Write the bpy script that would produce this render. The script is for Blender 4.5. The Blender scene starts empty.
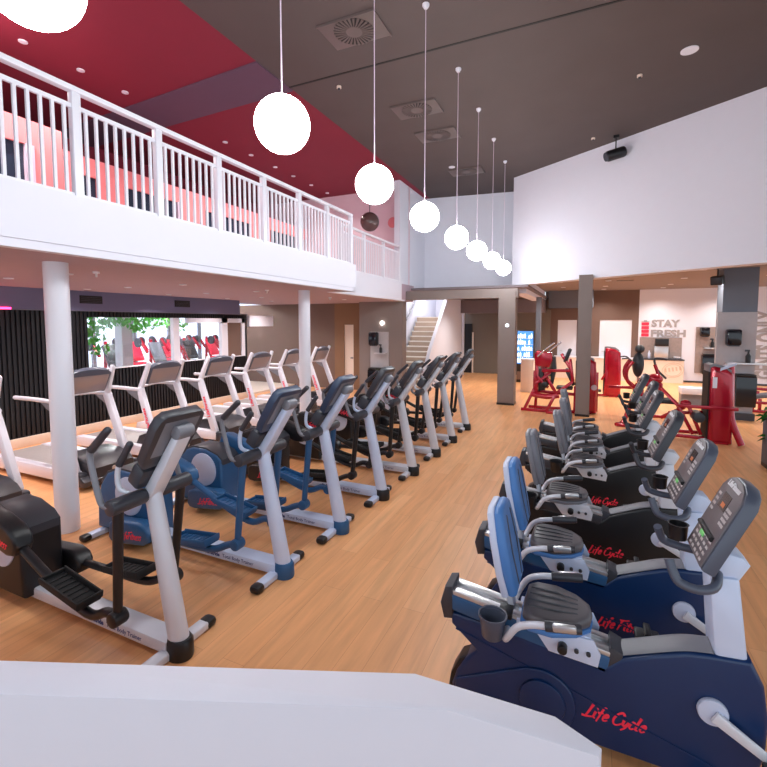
import bpy, bmesh, math, random
from mathutils import Vector, Matrix, Euler
random.seed(7)
S = bpy.context.scene
COL = S.collection
PI = math.pi

# ------------------------------------------------------------------ materials
def lin(c):
    c = c / 255.0
    return c / 12.92 if c <= 0.04045 else ((c + 0.055) / 1.055) ** 2.4
def rgb(r, g, b): return (lin(r), lin(g), lin(b), 1.0)

def mat(name, col, rough=0.5, metal=0.0, var=0.08, scale=6.0, bump=0.0, bscale=80.0, emit=None, estr=0.0, coat=0.0, spec=None):
    m = bpy.data.materials.new(name); m.use_nodes = True
    nt = m.node_tree; N = nt.nodes; L = nt.links
    b = N['Principled BSDF']
    b.inputs['Roughness'].default_value = rough
    b.inputs['Metallic'].default_value = metal
    if spec is not None: b.inputs['Specular IOR Level'].default_value = spec
    if coat: b.inputs['Coat Weight'].default_value = coat
    tc = N.new('ShaderNodeTexCoord')
    no = N.new('ShaderNodeTexNoise'); no.inputs['Scale'].default_value = scale; no.inputs['Detail'].default_value = 4
    L.new(tc.outputs['Object'], no.inputs['Vector'])
    mr = N.new('ShaderNodeMapRange'); mr.inputs[3].default_value = 1 - var; mr.inputs[4].default_value = 1 + var
    L.new(no.outputs['Fac'], mr.inputs[0])
    mx = N.new('ShaderNodeVectorMath'); mx.operation = 'SCALE'
    mx.inputs[0].default_value = col[:3]
    L.new(mr.outputs[0], mx.inputs['Scale'])
    L.new(mx.outputs[0], b.inputs['Base Color'])
    if bump:
        n2 = N.new('ShaderNodeTexNoise'); n2.inputs['Scale'].default_value = bscale
        L.new(tc.outputs['Object'], n2.inputs['Vector'])
        bp = N.new('ShaderNodeBump'); bp.inputs['Strength'].default_value = bump; bp.inputs['Distance'].default_value = 0.01
        L.new(n2.outputs['Fac'], bp.inputs['Height']); L.new(bp.outputs['Normal'], b.inputs['Normal'])
    if emit is not None:
        b.inputs['Emission Color'].default_value = emit; b.inputs['Emission Strength'].default_value = estr
    return m

def floor_mat():
    m = bpy.data.materials.new('oak_plank_floor'); m.use_nodes = True
    nt = m.node_tree; N = nt.nodes; L = nt.links; b = N['Principled BSDF']
    tc = N.new('ShaderNodeTexCoord'); mp = N.new('ShaderNodeMapping')
    mp.inputs['Rotation'].default_value = (0, 0, PI / 2)
    L.new(tc.outputs['Object'], mp.inputs['Vector'])
    br = N.new('ShaderNodeTexBrick')
    br.inputs['Scale'].default_value = 1.0; br.inputs['Brick Width'].default_value = 1.4; br.inputs['Row Height'].default_value = 0.16
    br.inputs['Mortar Size'].default_value = 0.0015; br.inputs['Mortar Smooth'].default_value = 0.4
    br.offset = 0.37
    br.inputs['Color1'].default_value = rgb(238, 177, 124); br.inputs['Color2'].default_value = rgb(229, 163, 110)
    br.inputs['Mortar'].default_value = rgb(200, 138, 92)
    L.new(mp.outputs['Vector'], br.inputs['Vector'])
    mp2 = N.new('ShaderNodeMapping'); mp2.inputs['Scale'].default_value = (11, 0.9, 1)
    L.new(tc.outputs['Object'], mp2.inputs['Vector'])
    gr = N.new('ShaderNodeTexNoise'); gr.inputs['Scale'].default_value = 1.6; gr.inputs['Detail'].default_value = 6; gr.inputs['Distortion'].default_value = 0.6
    L.new(mp2.outputs['Vector'], gr.inputs['Vector'])
    cr = N.new('ShaderNodeMapRange'); cr.inputs[1].default_value = 0.3; cr.inputs[2].default_value = 0.75; cr.inputs[3].default_value = 0.86; cr.inputs[4].default_value = 1.1
    L.new(gr.outputs['Fac'], cr.inputs[0])
    vm = N.new('ShaderNodeVectorMath'); vm.operation = 'SCALE'
    L.new(br.outputs['Color'], vm.inputs[0]); L.new(cr.outputs[0], vm.inputs['Scale'])
    L.new(vm.outputs[0], b.inputs['Base Color'])
    b.inputs['Roughness'].default_value = 0.38
    b.inputs['Specular IOR Level'].default_value = 0.35
    return m

def wood_dark(): pass

M = {}
M['floor'] = floor_mat()
M['white'] = mat('white_wall_paint', rgb(222, 222, 234), 0.7, var=0.015, bump=0.02)
M['white_gloss'] = mat('white_metal_paint', rgb(226, 226, 236), 0.35, var=0.01)
M['ceil_dark'] = mat('dark_taupe_ceiling', rgb(82, 71, 70), 0.8, var=0.12, scale=1.5, bump=0.05)
M['ceil_red'] = mat('crimson_ceiling', rgb(128, 26, 50), 0.75, var=0.08, scale=1.2)
M['ceil_band'] = mat('plum_grey_band', rgb(92, 66, 86), 0.75, var=0.05)
M['ceil_low'] = mat('mauve_ceiling', rgb(176, 154, 166), 0.75, var=0.04)
M['ceil_brown'] = mat('brown_ceiling', rgb(136, 122, 118), 0.8, var=0.05)
M['ceil_grey'] = mat('grey_ceiling', rgb(120, 108, 112), 0.8, var=0.05)
M['salmon'] = mat('salmon_wall', rgb(244, 138, 140), 0.7, var=0.04)
M['pink_white'] = mat('pale_pink_wall', rgb(232, 205, 214), 0.7, var=0.02)
M['slat'] = mat('black_slat', rgb(17, 17, 23), 0.45, var=0.1)
M['slat_back'] = mat('black_backing', rgb(14, 14, 18), 0.7)
M['bulkhead'] = mat('slate_bulkhead', rgb(108, 108, 138), 0.7, var=0.04)
M['brown'] = mat('brown_wall', rgb(112, 88, 78), 0.75, var=0.04)
M['tan'] = mat('lit_brown_wall', rgb(132, 98, 72), 0.75, var=0.04)  # lit part of the brown wall, the light put into its colour
M['taupe'] = mat('taupe_wall', rgb(128, 116, 112), 0.75, var=0.03)
M['olive'] = mat('greige_wall', rgb(116, 106, 96), 0.75, var=0.03)
M['slate'] = mat('slate_blue_wall', rgb(104, 110, 122), 0.7, var=0.03)
M['steelpanel'] = mat('grey_stone_panel', rgb(172, 168, 172), 0.5, var=0.08, scale=9)
M['stone'] = mat('brown_stone_panel', rgb(150, 134, 130), 0.5, var=0.22, scale=14)
M['cream'] = mat('cream_front', rgb(232, 214, 200), 0.6, var=0.03)
M['skirt'] = mat('pale_beech_skirting', rgb(216, 196, 178), 0.5, var=0.05)
M['stair'] = mat('stair_riser', rgb(186, 164, 146), 0.7, var=0.05)
M['tread'] = mat('stair_tread', rgb(236, 230, 222), 0.6, var=0.02)
M['black'] = mat('black_plastic', rgb(21, 21, 25), 0.38, var=0.08)
M['rubber'] = mat('black_rubber', rgb(24, 24, 26), 0.7, var=0.1, bump=0.1)
M['charcoal'] = mat('charcoal_plastic', rgb(54, 55, 63), 0.4, var=0.06)
M['slateblue'] = mat('slate_blue_plastic', rgb(46, 62, 88), 0.4, var=0.06)
M['grey'] = mat('grey_plastic', rgb(120, 120, 128), 0.45, var=0.05)
M['navy'] = mat('navy_blue_plastic', rgb(4, 42, 88), 0.34, var=0.08)
M['steelblue'] = mat('steel_blue_plastic', rgb(36, 86, 132), 0.42, var=0.08)
M['bluepad'] = mat('blue_vinyl_pad', rgb(70, 122, 186), 0.45, var=0.06)
M['greypad'] = mat('grey_vinyl_pad', rgb(110, 112, 122), 0.45, var=0.06)
M['seatvinyl'] = mat('dark_grey_seat_vinyl', rgb(96, 92, 96), 0.38, var=0.06)
M['silver'] = mat('silver_paint', rgb(216, 218, 228), 0.34, 0.1, var=0.04)
M['silver_blue'] = mat('cool_silver_paint', rgb(206, 218, 244), 0.34, 0.08, var=0.04)
M['alu'] = mat('brushed_aluminium', rgb(205, 205, 208), 0.3, 0.75, var=0.05)
M['chrome'] = mat('chrome', rgb(215, 215, 220), 0.15, 0.9, var=0.02)
M['lilac'] = mat('pale_lilac_plastic', rgb(196, 204, 228), 0.4, var=0.02)
M['belt'] = mat('grey_running_belt', rgb(150, 144, 142), 0.6, var=0.1, scale=20)
M['hood'] = mat('dark_motor_hood', rgb(44, 43, 49), 0.36, var=0.08)
M['conback'] = mat('silver_console_back', rgb(150, 142, 146), 0.32, 0.35, var=0.05)
M['rim'] = mat('dark_blue_grey_rim', rgb(78, 84, 100), 0.35, var=0.05)
M['red'] = mat('metallic_red_paint', rgb(172, 8, 40), 0.22, 0.25, var=0.08, coat=0.4)
M['redtxt'] = mat('red_lettering', rgb(250, 48, 78), 0.5, var=0.01)
M['navytxt'] = mat('navy_lettering', rgb(60, 80, 140), 0.5, var=0.01)
M['whitetxt'] = mat('white_lettering', rgb(235, 235, 240), 0.5, var=0.01)
M['greytxt'] = mat('grey_lettering', rgb(158, 152, 154), 0.6, var=0.03)
M['tantxt'] = mat('tan_print', rgb(206, 180, 160), 0.6, var=0.03)
M['face'] = mat('console_face', rgb(104, 96, 100), 0.4, var=0.06)
M['screen'] = mat('dark_screen', rgb(40, 36, 40), 0.15, var=0.05)
M['key'] = mat('pale_keys', rgb(196, 188, 188), 0.5, var=0.03)
M['green_led'] = mat('green_led', rgb(110, 180, 110), 0.5, emit=rgb(120, 230, 120), estr=.15)
M['orange_led'] = mat('orange_led', rgb(176, 104, 62), 0.5, emit=rgb(230, 120, 60), estr=.1)
M['padblack'] = mat('black_vinyl', rgb(40, 44, 50), 0.45, var=0.08)
M['glossblack'] = mat('glossy_black_plastic', rgb(18, 18, 26), 0.12, var=0.05)
M['glow'] = mat('globe_glass', rgb(255, 255, 255), 0.3, emit=(0.96, 0.985, 1.0, 1), estr=26.0)
M['darkglobe'] = mat('smoked_globe', rgb(92, 70, 68), 0.2, var=0.04)
M['downlight'] = mat('downlight_lens', rgb(255, 250, 245), 0.4, emit=(1, 0.95, 0.9, 1), estr=14.0)
M['neon'] = mat('pink_led', rgb(255, 60, 120), 0.4, emit=rgb(255, 40, 110), estr=8.0)
M['glass_dark'] = mat('dark_glazing', rgb(48, 56, 74), 0.12, var=0.1, scale=2)
M['frame_pale'] = mat('pale_lilac_frame', rgb(214, 196, 214), 0.5, var=0.02)
M['leaf'] = mat('leaf_green', rgb(92, 190, 72), 0.55, var=0.35, scale=5)
M['leafd'] = mat('deep_leaf_green', rgb(40, 110, 40), 0.5, var=0.3, scale=8)
M['planter'] = mat('grey_planter', rgb(86, 90, 100), 0.5, var=0.06)
M['vent'] = mat('vent_metal', rgb(98, 86, 84), 0.5, var=0.05)
M['ventdark'] = mat('vent_dark', rgb(26, 22, 22), 0.7)
M['bluelit'] = mat('backlit_blue_panel', rgb(60, 110, 170), 0.4, emit=rgb(60, 120, 190), estr=0.9)
M['whitelit'] = mat('backlit_white', rgb(235, 245, 255), 0.4, emit=rgb(225, 240, 255), estr=0.9)
M['backdrop_glow'] = mat('glowing_backdrop', rgb(225, 235, 250), 0.6, emit=rgb(205, 222, 250), estr=.8)  # emissive sheet added to make the side room background bright
M['red_glow'] = mat('painted_red_glow', rgb(236, 140, 146), 0.6)  # spot of red light put into a flat colour

def glass_mat():
    m = bpy.data.materials.new('clear_glass'); m.use_nodes = True
    nt = m.node_tree; N = nt.nodes; L = nt.links
    out = N['Material Output']; N.remove(N['Principled BSDF'])
    t = N.new('ShaderNodeBsdfTransparent'); g = N.new('ShaderNodeBsdfGlossy'); g.inputs['Roughness'].default_value = 0.03
    mx = N.new('ShaderNodeMixShader'); mx.inputs[0].default_value = 0.07
    L.new(t.outputs[0], mx.inputs[1]); L.new(g.outputs[0], mx.inputs[2]); L.new(mx.outputs[0], out.inputs['Surface'])
    return m
M['glass'] = glass_mat()

# ------------------------------------------------------------------ mesh builder
GLYPH = {
 'L': (.42, [[(.22, 1.05), (.12, .5), (.02, .02), (.0, .0)], [(-.25, .02), (.1, .0), (.48, .10)]]),
 'i': (.12, [[(.0, .55), (-.02, .1), (.12, .02)], [(.03, .78), (.09, .82)]]),
 'f': (.22, [[(.34, .98), (.2, .98), (.1, .5), (.02, -.2)], [(-.08, .50), (.28, .56)]]),
 'e': (.30, [[(.0, .26), (.26, .36), (.22, .56), (.06, .46), (.0, .2), (.1, .0), (.32, .12)]]),
 'C': (.52, [[(.56, .84), (.42, 1.04), (.16, .86), (.0, .42), (.1, .06), (.34, .0), (.56, .2)]]),
 'y': (.32, [[(.0, .55), (.02, .16), (.18, .1), (.34, .56)], [(.34, .56), (.24, .0), (.02, -.3)]]),
 'c': (.28, [[(.28, .46), (.14, .56), (.0, .24), (.1, .0), (.3, .1)]]),
 'l': (.14, [[(.08, 1.02), (.0, .3), (.02, .04), (.16, .04)]]),
 'F': (.42, [[(.14, 1.0), (.06, .5), (.0, -.04)], [(-.1, .98), (.3, 1.0), (.66, 1.1)], [(.04, .5), (.42, .58)]]),
 't': (.18, [[(.1, .86), (.0, .2), (.04, .02), (.2, .06)], [(-.1, .58), (.26, .62)]]),
 'n': (.34, [[(.02, .55), (.0, .0)], [(.0, .3), (.16, .55), (.28, .48), (.26, .1), (.36, .02)]]),
 's': (.24, [[(.28, .5), (.12, .56), (.05, .4), (.22, .2), (.14, .0), (-.02, .06)]]),
}
class MB:
    def __init__(s): s.v = []; s.f = []
    def add(s, verts, faces):
        o = len(s.v); s.v += [Vector(v) for v in verts]; s.f += [tuple(i + o for i in f) for f in faces]; return s
    def addbm(s, bm, mtx=None):
        bm.verts.index_update()
        vs = [(mtx @ v.co if mtx else v.co.copy()) for v in bm.verts]
        fs = [[v.index for v in f.verts] for f in bm.faces]
        bm.free(); return s.add(vs, fs)
    def box(s, c, d, bev=0.0, rot=None, seg=2):
        bm = bmesh.new(); bmesh.ops.create_cube(bm, size=1.0)
        for v in bm.verts: v.co = Vector((v.co.x * d[0], v.co.y * d[1], v.co.z * d[2]))
        if bev: bmesh.ops.bevel(bm, geom=list(bm.edges), offset=min(bev, min(d) * 0.49), segments=seg, profile=0.5, affect='EDGES')
        m = Matrix.Translation(Vector(c)) @ ((rot if isinstance(rot, Matrix) else Euler(rot).to_matrix()).to_4x4() if rot is not None else Matrix())
        return s.addbm(bm, m)
    def mm(s, lo, hi, bev=0.0):
        return s.box([(a + b) / 2 for a, b in zip(lo, hi)], [abs(b - a) for a, b in zip(lo, hi)], bev)
    def beam(s, p0, p1, w, h, bev=0.0, side=(0, 1, 0), w1=None, h1=None):
        # box from p0 to p1; w along `side`, h perpendicular
        p0 = Vector(p0); p1 = Vector(p1); d = (p1 - p0); L = d.length; d.normalize()
        sd = Vector(side); sd = (sd - d * sd.dot(d)).normalized(); up = d.cross(sd)
        R = Matrix((d, sd, up)).transposed()
        bm = bmesh.new(); bmesh.ops.create_cube(bm, size=1.0)
        for v in bm.verts:
            e = v.co.x > 0
            ww = (w1 if (e and w1) else w); hh = (h1 if (e and h1) else h)
            v.co = Vector((v.co.x * L, v.co.y * ww, v.co.z * hh))
        if bev: bmesh.ops.bevel(bm, geom=list(bm.edges), offset=min(bev, min(w, h) * 0.49), segments=2, profile=0.5, affect='EDGES')
        return s.addbm(bm, Matrix.Translation((p0 + p1) / 2) @ R.to_4x4())
    def tube(s, pts, r, n=10, smooth=0, flat=1.0, side=None):
        P = [Vector(p) for p in pts]
        R = list(r) if isinstance(r, (list, tuple)) else [r] * len(P)
        if smooth and len(P) > 2:
            Q = []; RR = []
            for i in range(len(P) - 1):
                a = P[max(i - 1, 0)]; b = P[i]; c = P[i + 1]; d = P[min(i + 2, len(P) - 1)]
                for k in range(smooth):
                    t = k / smooth
                    Q.append(0.5 * ((2 * b) + (c - a) * t + (2 * a - 5 * b + 4 * c - d) * t * t + (3 * b - a - 3 * c + d) * t ** 3))
                    RR.append(R[i] * (1 - t) + R[i + 1] * t)
            Q.append(P[-1]); RR.append(R[-1]); P = Q; R = RR
        T = []
        for i in range(len(P)):
            d = (P[min(i + 1, len(P) - 1)] - P[max(i - 1, 0)])
            T.append(d.normalized())
        u = Vector(side) if side else (Vector((0, 1, 0)) if abs(T[0].y) < 0.9 else Vector((0, 0, 1)))
        vs = []; fs = []
        for i, p in enumerate(P):
            u = (u - T[i] * u.dot(T[i])).normalized(); w = T[i].cross(u)
            for k in range(n):
                a = 2 * PI * k / n
                vs.append(p + (u * math.cos(a) + w * math.sin(a) * flat) * R[i])
        for i in range(len(P) - 1):
            for k in range(n):
                k2 = (k + 1) % n
                fs.append((i * n + k, i * n + k2, (i + 1) * n + k2, (i + 1) * n + k))
        fs.append(tuple(reversed(range(n)))); fs.append(tuple((len(P) - 1) * n + k for k in range(n)))
        return s.add(vs, fs)
    def cyl(s, p0, p1, r, r1=None, n=20, bev=0.0):
        p0 = Vector(p0); p1 = Vector(p1); r1 = r if r1 is None else r1
        if bev:
            d = (p1 - p0).normalized() * bev
            return s.tube([p0, p0 + d * 0.3, p0 + d, p1 - d, p1 - d * 0.3, p1], [r - bev, r - bev * 0.3, r, r1, r1 - bev * 0.3, r1 - bev], n)
        return s.tube([p0, p1], [r, r1], n)
    def sph(s, c, r, sc=(1, 1, 1), seg=24, ring=14, rot=None):
        bm = bmesh.new(); bmesh.ops.create_uvsphere(bm, u_segments=seg, v_segments=ring, radius=r)
        for v in bm.verts: v.co = Vector((v.co.x * sc[0], v.co.y * sc[1], v.co.z * sc[2]))
        m = Matrix.Translation(Vector(c)) @ (Euler(rot).to_matrix().to_4x4() if rot else Matrix())
        return s.addbm(bm, m)
    def prism(s, poly, a0, a1, axis='y', bev=0.0, seg=2):
        # poly in (x,z) for axis y, (x,y) for axis z, (y,z) for axis x
        def P(p, a):
            return Vector((p[0], a, p[1])) if axis == 'y' else (Vector((p[0], p[1], a)) if axis == 'z' else Vector((a, p[0], p[1])))
        bm = bmesh.new()
        A = [bm.verts.new(P(p, a0)) for p in poly]; B = [bm.verts.new(P(p, a1)) for p in poly]
        n = len(poly)
        bm.faces.new(A); bm.faces.new(list(reversed(B)))
        cap = [e for f in bm.faces for e in f.edges]
        for i in range(n): bm.faces.new((A[i], B[i], B[(i + 1) % n], A[(i + 1) % n]))
        bmesh.ops.recalc_face_normals(bm, faces=bm.faces)
        if bev: bmesh.ops.bevel(bm, geom=cap, offset=bev, segments=seg, profile=0.5, affect='EDGES')
        return s.addbm(bm)
    def lathe(s, prof, c=(0, 0, 0), n=32, sx=1, sy=1):
        vs = []; fs = []; c = Vector(c)
        for r, z in prof:
            for k in range(n):
                a = 2 * PI * k / n; vs.append(c + Vector((r * math.cos(a) * sx, r * math.sin(a) * sy, z)))
        for i in range(len(prof) - 1):
            for k in range(n):
                k2 = (k + 1) % n; fs.append((i * n + k, i * n + k2, (i + 1) * n + k2, (i + 1) * n + k))
        fs.append(tuple(reversed(range(n)))); fs.append(tuple((len(prof) - 1) * n + k for k in range(n)))
        return s.add(vs, fs)
    def text(s, txt, size, mtx, shear=0.0, bold=0.0, depth=0.002, sp=1.0):
        cu = bpy.data.curves.new('t', 'FONT'); cu.body = txt; cu.size = size; cu.shear = shear; cu.offset = bold
        cu.extrude = depth; cu.align_x = 'CENTER'; cu.align_y = 'CENTER'; cu.space_character = sp; cu.resolution_u = 3
        ob = bpy.data.objects.new('t', cu); COL.objects.link(ob)
        dg = bpy.context.evaluated_depsgraph_get(); dg.update()
        me = ob.evaluated_get(dg).to_mesh()
        vs = [mtx @ v.co for v in me.vertices]; fs = [tuple(p.vertices) for p in me.polygons]
        ob.evaluated_get(dg).to_mesh_clear()
        bpy.data.objects.remove(ob); bpy.data.curves.remove(cu)
        return s.add(vs, fs)
    def script(s, word, size, mtx, slant=.35, w=.055):
        x = 0.0; strokes = []
        for ch in word:
            if ch == ' ': x += .22; continue
            adv, sts = GLYPH[ch]
            for st in sts: strokes.append([(px + x, py) for px, py in st])
            x += adv + .12
        for st in strokes:
            pts = [mtx @ Vector(((px - x / 2 + slant * py) * size, (py - .45) * size, 0.0)) for px, py in st]
            n_ = len(pts); rr = [w * size * (1.15 - .5 * (i / max(n_ - 1, 1))) for i in range(n_)]
            nrm = (mtx.to_3x3() @ Vector((0, 0, 1))).normalized()
            d0 = (pts[1] - pts[0]).normalized()
            s.tube(pts, rr, 6, smooth=3 if n_ > 2 else 0, flat=.35, side=tuple(nrm.cross(d0)))
        return s
    def xf(s, m):
        s.v = [m @ v for v in s.v]; return s
    def build(s, name, m, parent=None, ang=40, loc=None):
        me = bpy.data.meshes.new(name)
        me.from_pydata([tuple(v) for v in s.v], [], s.f); me.update()
        bm = bmesh.new(); bm.from_mesh(me); bmesh.ops.recalc_face_normals(bm, faces=bm.faces); bm.to_mesh(me); bm.free()
        me.polygons.foreach_set('use_smooth', [True] * len(me.polygons))
        me.set_sharp_from_angle(angle=math.radians(ang))
        me.materials.append(m)
        o = bpy.data.objects.new(name, me); COL.objects.link(o)
        if parent is not None: o.parent = parent
        if loc: o.location = loc
        return o

def thing(name, label, cat, loc=(0, 0, 0), rz=0.0, group=None):
    o = bpy.data.objects.new(name, None); COL.objects.link(o); o.empty_display_size = 0.1
    o.location = loc; o.rotation_euler = (0, 0, rz); o['label'] = label; o['category'] = cat
    if group: o['group'] = group
    return o
def tag(o, label, cat, group=None, kind=None):
    o['label'] = label; o['category'] = cat
    if group: o['group'] = group
    if kind: o['kind'] = kind
    return o
def struct(name, mb, m, label=None, cat=None, parent=None, ang=30):
    o = mb.build(name, m, parent, ang)
    if parent is None:
        o['kind'] = 'structure'
        if label: o['label'] = label; o['category'] = cat or name.split('_')[0]
    return o
def dup(root, loc, label=None, rz=None):
    r = root.copy(); COL.objects.link(r); r.location = loc
    if rz is not None: r.rotation_euler = (0, 0, rz)
    if label: r['label'] = label
    for ch in list(root.children):
        c = ch.copy(); COL.objects.link(c); c.parent = r
        for g in list(ch.children):
            d = g.copy(); COL.objects.link(d); d.parent = c
    return r
def TX(c, rx=PI / 2, rz=0.0, ry=0.0):   # text standing upright facing -Y at c
    return Matrix.Translation(Vector(c)) @ Matrix.Rotation(rz, 4, 'Z') @ Matrix.Rotation(rx, 4, 'X') @ Matrix.Rotation(ry, 4, 'Z')
def circ(cx, cz, r, n=28, a0=0, a1=2 * PI):
    return [(cx + r * math.cos(a0 + (a1 - a0) * k / n), cz + r * math.sin(a0 + (a1 - a0) * k / n)) for k in range(n)]

# ================================================================== SETTING
HC = 5.55      # hall ceiling
HL = 2.55      # ceiling under the balcony
HR = 3.10      # ceiling of the rear zone
struct('floor', MB().mm((-11, -4, -0.1), (9, 19, 0.0)), M['floor'], 'orange oak plank floor of the gym hall', 'floor')
# hall ceiling: dark part, red part, plum band
struct('ceiling', MB().mm((-4.2, -4, HC), (9, 13.2, HC + 0.2)), M['ceil_dark'], 'dark taupe ceiling over the hall', 'ceiling')
struct('ceiling_red', MB().mm((-11, -4, HC), (-4.2, 13.2, HC + 0.2)), M['ceil_red'], 'crimson ceiling over the balcony', 'ceiling')
struct('trim_1', MB().add([(-11, 5.42, HC - .02), (-4.2, 5.06, HC - .02), (-4.2, 5.9, HC - .02), (-11, 6.12, HC - .02), (-11, 5.42, HC + .01), (-4.2, 5.06, HC + .01), (-4.2, 5.9, HC + .01), (-11, 6.12, HC + .01)],
       [(0, 3, 2, 1), (4, 5, 6, 7), (0, 1, 5, 4), (1, 2, 6, 5), (2, 3, 7, 6), (3, 0, 4, 7)]), M['ceil_band'], 'plum grey band across the red ceiling', 'trim')
struct('trim_2', MB().mm((-4.2, 5.80, HC - .006), (9, 5.83, HC)), M['ventdark'], 'thin dark joint across the dark ceiling', 'trim')

# angled white upper wall
def wall3(x): return 11.62 - 0.69 * (x + 1.726)
w3 = [(-1.726, 11.62), (6.5, wall3(6.5)), (6.5, wall3(6.5) + .36), (-1.726, 11.98)]
struct('wall_right', MB().prism(w3, 2.91, HC, 'z'), M['white'], 'white angled upper wall at the right of the hall', 'wall')
struct('wall_back', MB().prism([(-4.4, 12.5), (-1.6, 12.87), (-1.6, 13.1), (-4.4, 13.1)], 2.78, HC, 'z'), M['white'], 'white upper wall behind the row of globe lamps', 'wall')
struct('wall_balcony_end', MB().mm((-4.5, 10.6, 2.78), (-4.35, 12.6, HC)), M['white'], 'narrow white upper wall beside the balcony end', 'wall')

# balcony slab, fascia
b = MB().mm((-8.6, -4, 2.58), (-3.85, 7.17, 2.98)).mm((-8.6, 7.17, 2.58), (-4.34, 11.6, 2.98))
struct('floor_balcony', b, M['ceil_low'], 'balcony floor slab', 'floor')
struct('ceiling_low', MB().mm((-8.6, -4, HL), (-3.9, 7.17, HL + .03)).mm((-9.6, 7.17, HL), (-4.36, 11.6, HL + .03)), M['ceil_low'], 'mauve low ceiling under the balcony', 'ceiling')
b = MB().mm((-3.9, -4, 2.545), (-3.80, 7.17, 3.02)).mm((-4.34, 7.07, 2.545), (-3.80, 7.17, 3.02))
b.mm((-3.802, -4, 2.61), (-3.785, 7.18, 3.02))
struct('trim_3', b, M['white'], 'white fascia of the long balcony', 'trim')
struct('trim_4', MB().mm((-4.40, 7.17, 2.545), (-4.30, 10.62, 3.02)).mm((-4.50, 10.6, 2.545), (-4.36, 11.0, 2.8)), M['white'], 'white fascia of the recessed balcony end', 'trim')

# railings
def railing(x, ys, label, nb):
    t = thing('balcony_railing', label, 'railing', (x, ys[0], 3.02))
    y0 = ys[0]
    L = ys[-1] - y0
    MB().mm((-.035, -0.03, .83), (.035, L + .03, .875), .008).build('handrail', M['white_gloss'], t)
    MB().mm((-.012, 0, .70), (.012, L, .735)).build('top_rail', M['white_gloss'], t)
    MB().mm((-.012, 0, .0), (.012, L, .03)).build('bottom_rail', M['white_gloss'], t)
    for y in ys:
        MB().mm((-.03, y - y0 - .035, 0), (.03, y - y0 + .035, .83), .005).build('post', M['white_gloss'], t)
    for a, c in zip(ys[:-1], ys[1:]):
        for k in range(1, nb):
            yy = a + (c - a) * k / nb - y0
            MB().mm((-.011, yy - .011, .03), (.011, yy + .011, .70)).build('baluster', M['white_gloss'], t)
    return t
railing(-3.83, [0.84, 1.61, 2.38, 3.15, 3.93, 4.71, 5.49, 6.26, 7.05], 'long white balcony railing with posts and balusters', 9)
railing(-4.33, [7.55, 8.55, 9.55, 10.5], 'short white railing at the recessed balcony end', 11)

# upstairs walls
b = MB().mm((-7.0, -4, 2.98), (-6.9, 4.09, 3.2)).mm((-7.0, -4, 4.38), (-6.9, 4.09, 4.71)).mm((-7.0, 3.7, 3.2), (-6.9, 4.09, 4.38)).mm((-7.6, 4.0, 2.98), (-6.9, 4.09, 4.71))
struct('wall_upstairs', b, M['salmon'], 'salmon pink wall upstairs at the front', 'wall')
struct('window_1', MB().mm((-6.98, -4, 3.2), (-6.95, 3.62, 4.38)).mm((-6.97, -4, 3.75), (-6.93, 3.62, 3.82)), M['glass_dark'], 'dark glazing in the front salmon wall', 'window')
struct('trim_5', MB().mm((-6.98, 3.62, 3.0), (-6.88, 3.72, 4.38)), M['frame_pale'], 'pale post beside the upstairs glazing', 'trim')
b = MB().mm((-7.7, 4.09, 4.42), (-7.6, 11.2, 4.72)).mm((-7.7, 4.09, 2.98), (-7.6, 4.75, 4.42)).mm((-7.7, 5.05, 2.98), (-7.6, 5.6, 4.42)).mm((-7.7, 6.75, 2.98), (-7.6, 7.4, 4.42)).mm((-7.7, 8.9, 2.98), (-7.6, 9.6, 4.42))
struct('wall_upstairs_rear', b, M['salmon'], 'salmon pink wall upstairs further along the balcony', 'wall')
struct('window_2', MB().mm((-7.68, 4.1, 2.98), (-7.65, 11.2, 4.42)), M['glass_dark'], 'dark openings in the rear salmon wall', 'window')
struct('trim_6', MB().mm((-7.66, 6.66, 2.98), (-7.57, 6.75, 4.42)), M['frame_pale'], 'pale post in the rear salmon wall', 'trim')
struct('wall_upstairs_end', MB().mm((-8.6, 11.2, 2.98), (-4.35, 11.3, HC)), M['pink_white'], 'pale pink wall at the end of the balcony', 'wall')
struct('wall_left_upper', MB().mm((-9.3, -4, 2.58), (-9.2, 11.3, HC)), M['ceil_red'], 'dark red wall behind the upstairs rooms', 'wall')
o = MB().cyl((-4.8, 11.19, 4.66), (-4.8, 11.2, 4.66), .14, n=32).build('painted_glow_spot', M['red_glow']); tag(o, 'round spot of red light painted on the pale pink wall upstairs', 'painted light')  # disc painted as a round red glow on the wall
t = thing('globe_lamp', 'unlit dark globe hanging over the recessed balcony end', 'lamp', (-4.85, 9.9, 4.42))
MB().sph((0, 0, 0), .23).build('globe', M['darkglobe'], t); MB().cyl((0, 0, .22), (0, 0, HC - 4.42), .008, n=8).build('cord', M['charcoal'], t)

# columns under balcony
for nm, y in (('column_1', 2.56), ('column_2', 6.58)):
    struct(nm, MB().cyl((-4.5, y, 0), (-4.5, y, HL), .1, n=40), M['white_gloss'], 'round white column ' + ('nearest the parapet' if y < 4 else 'further along under the balcony'), 'column')

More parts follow.
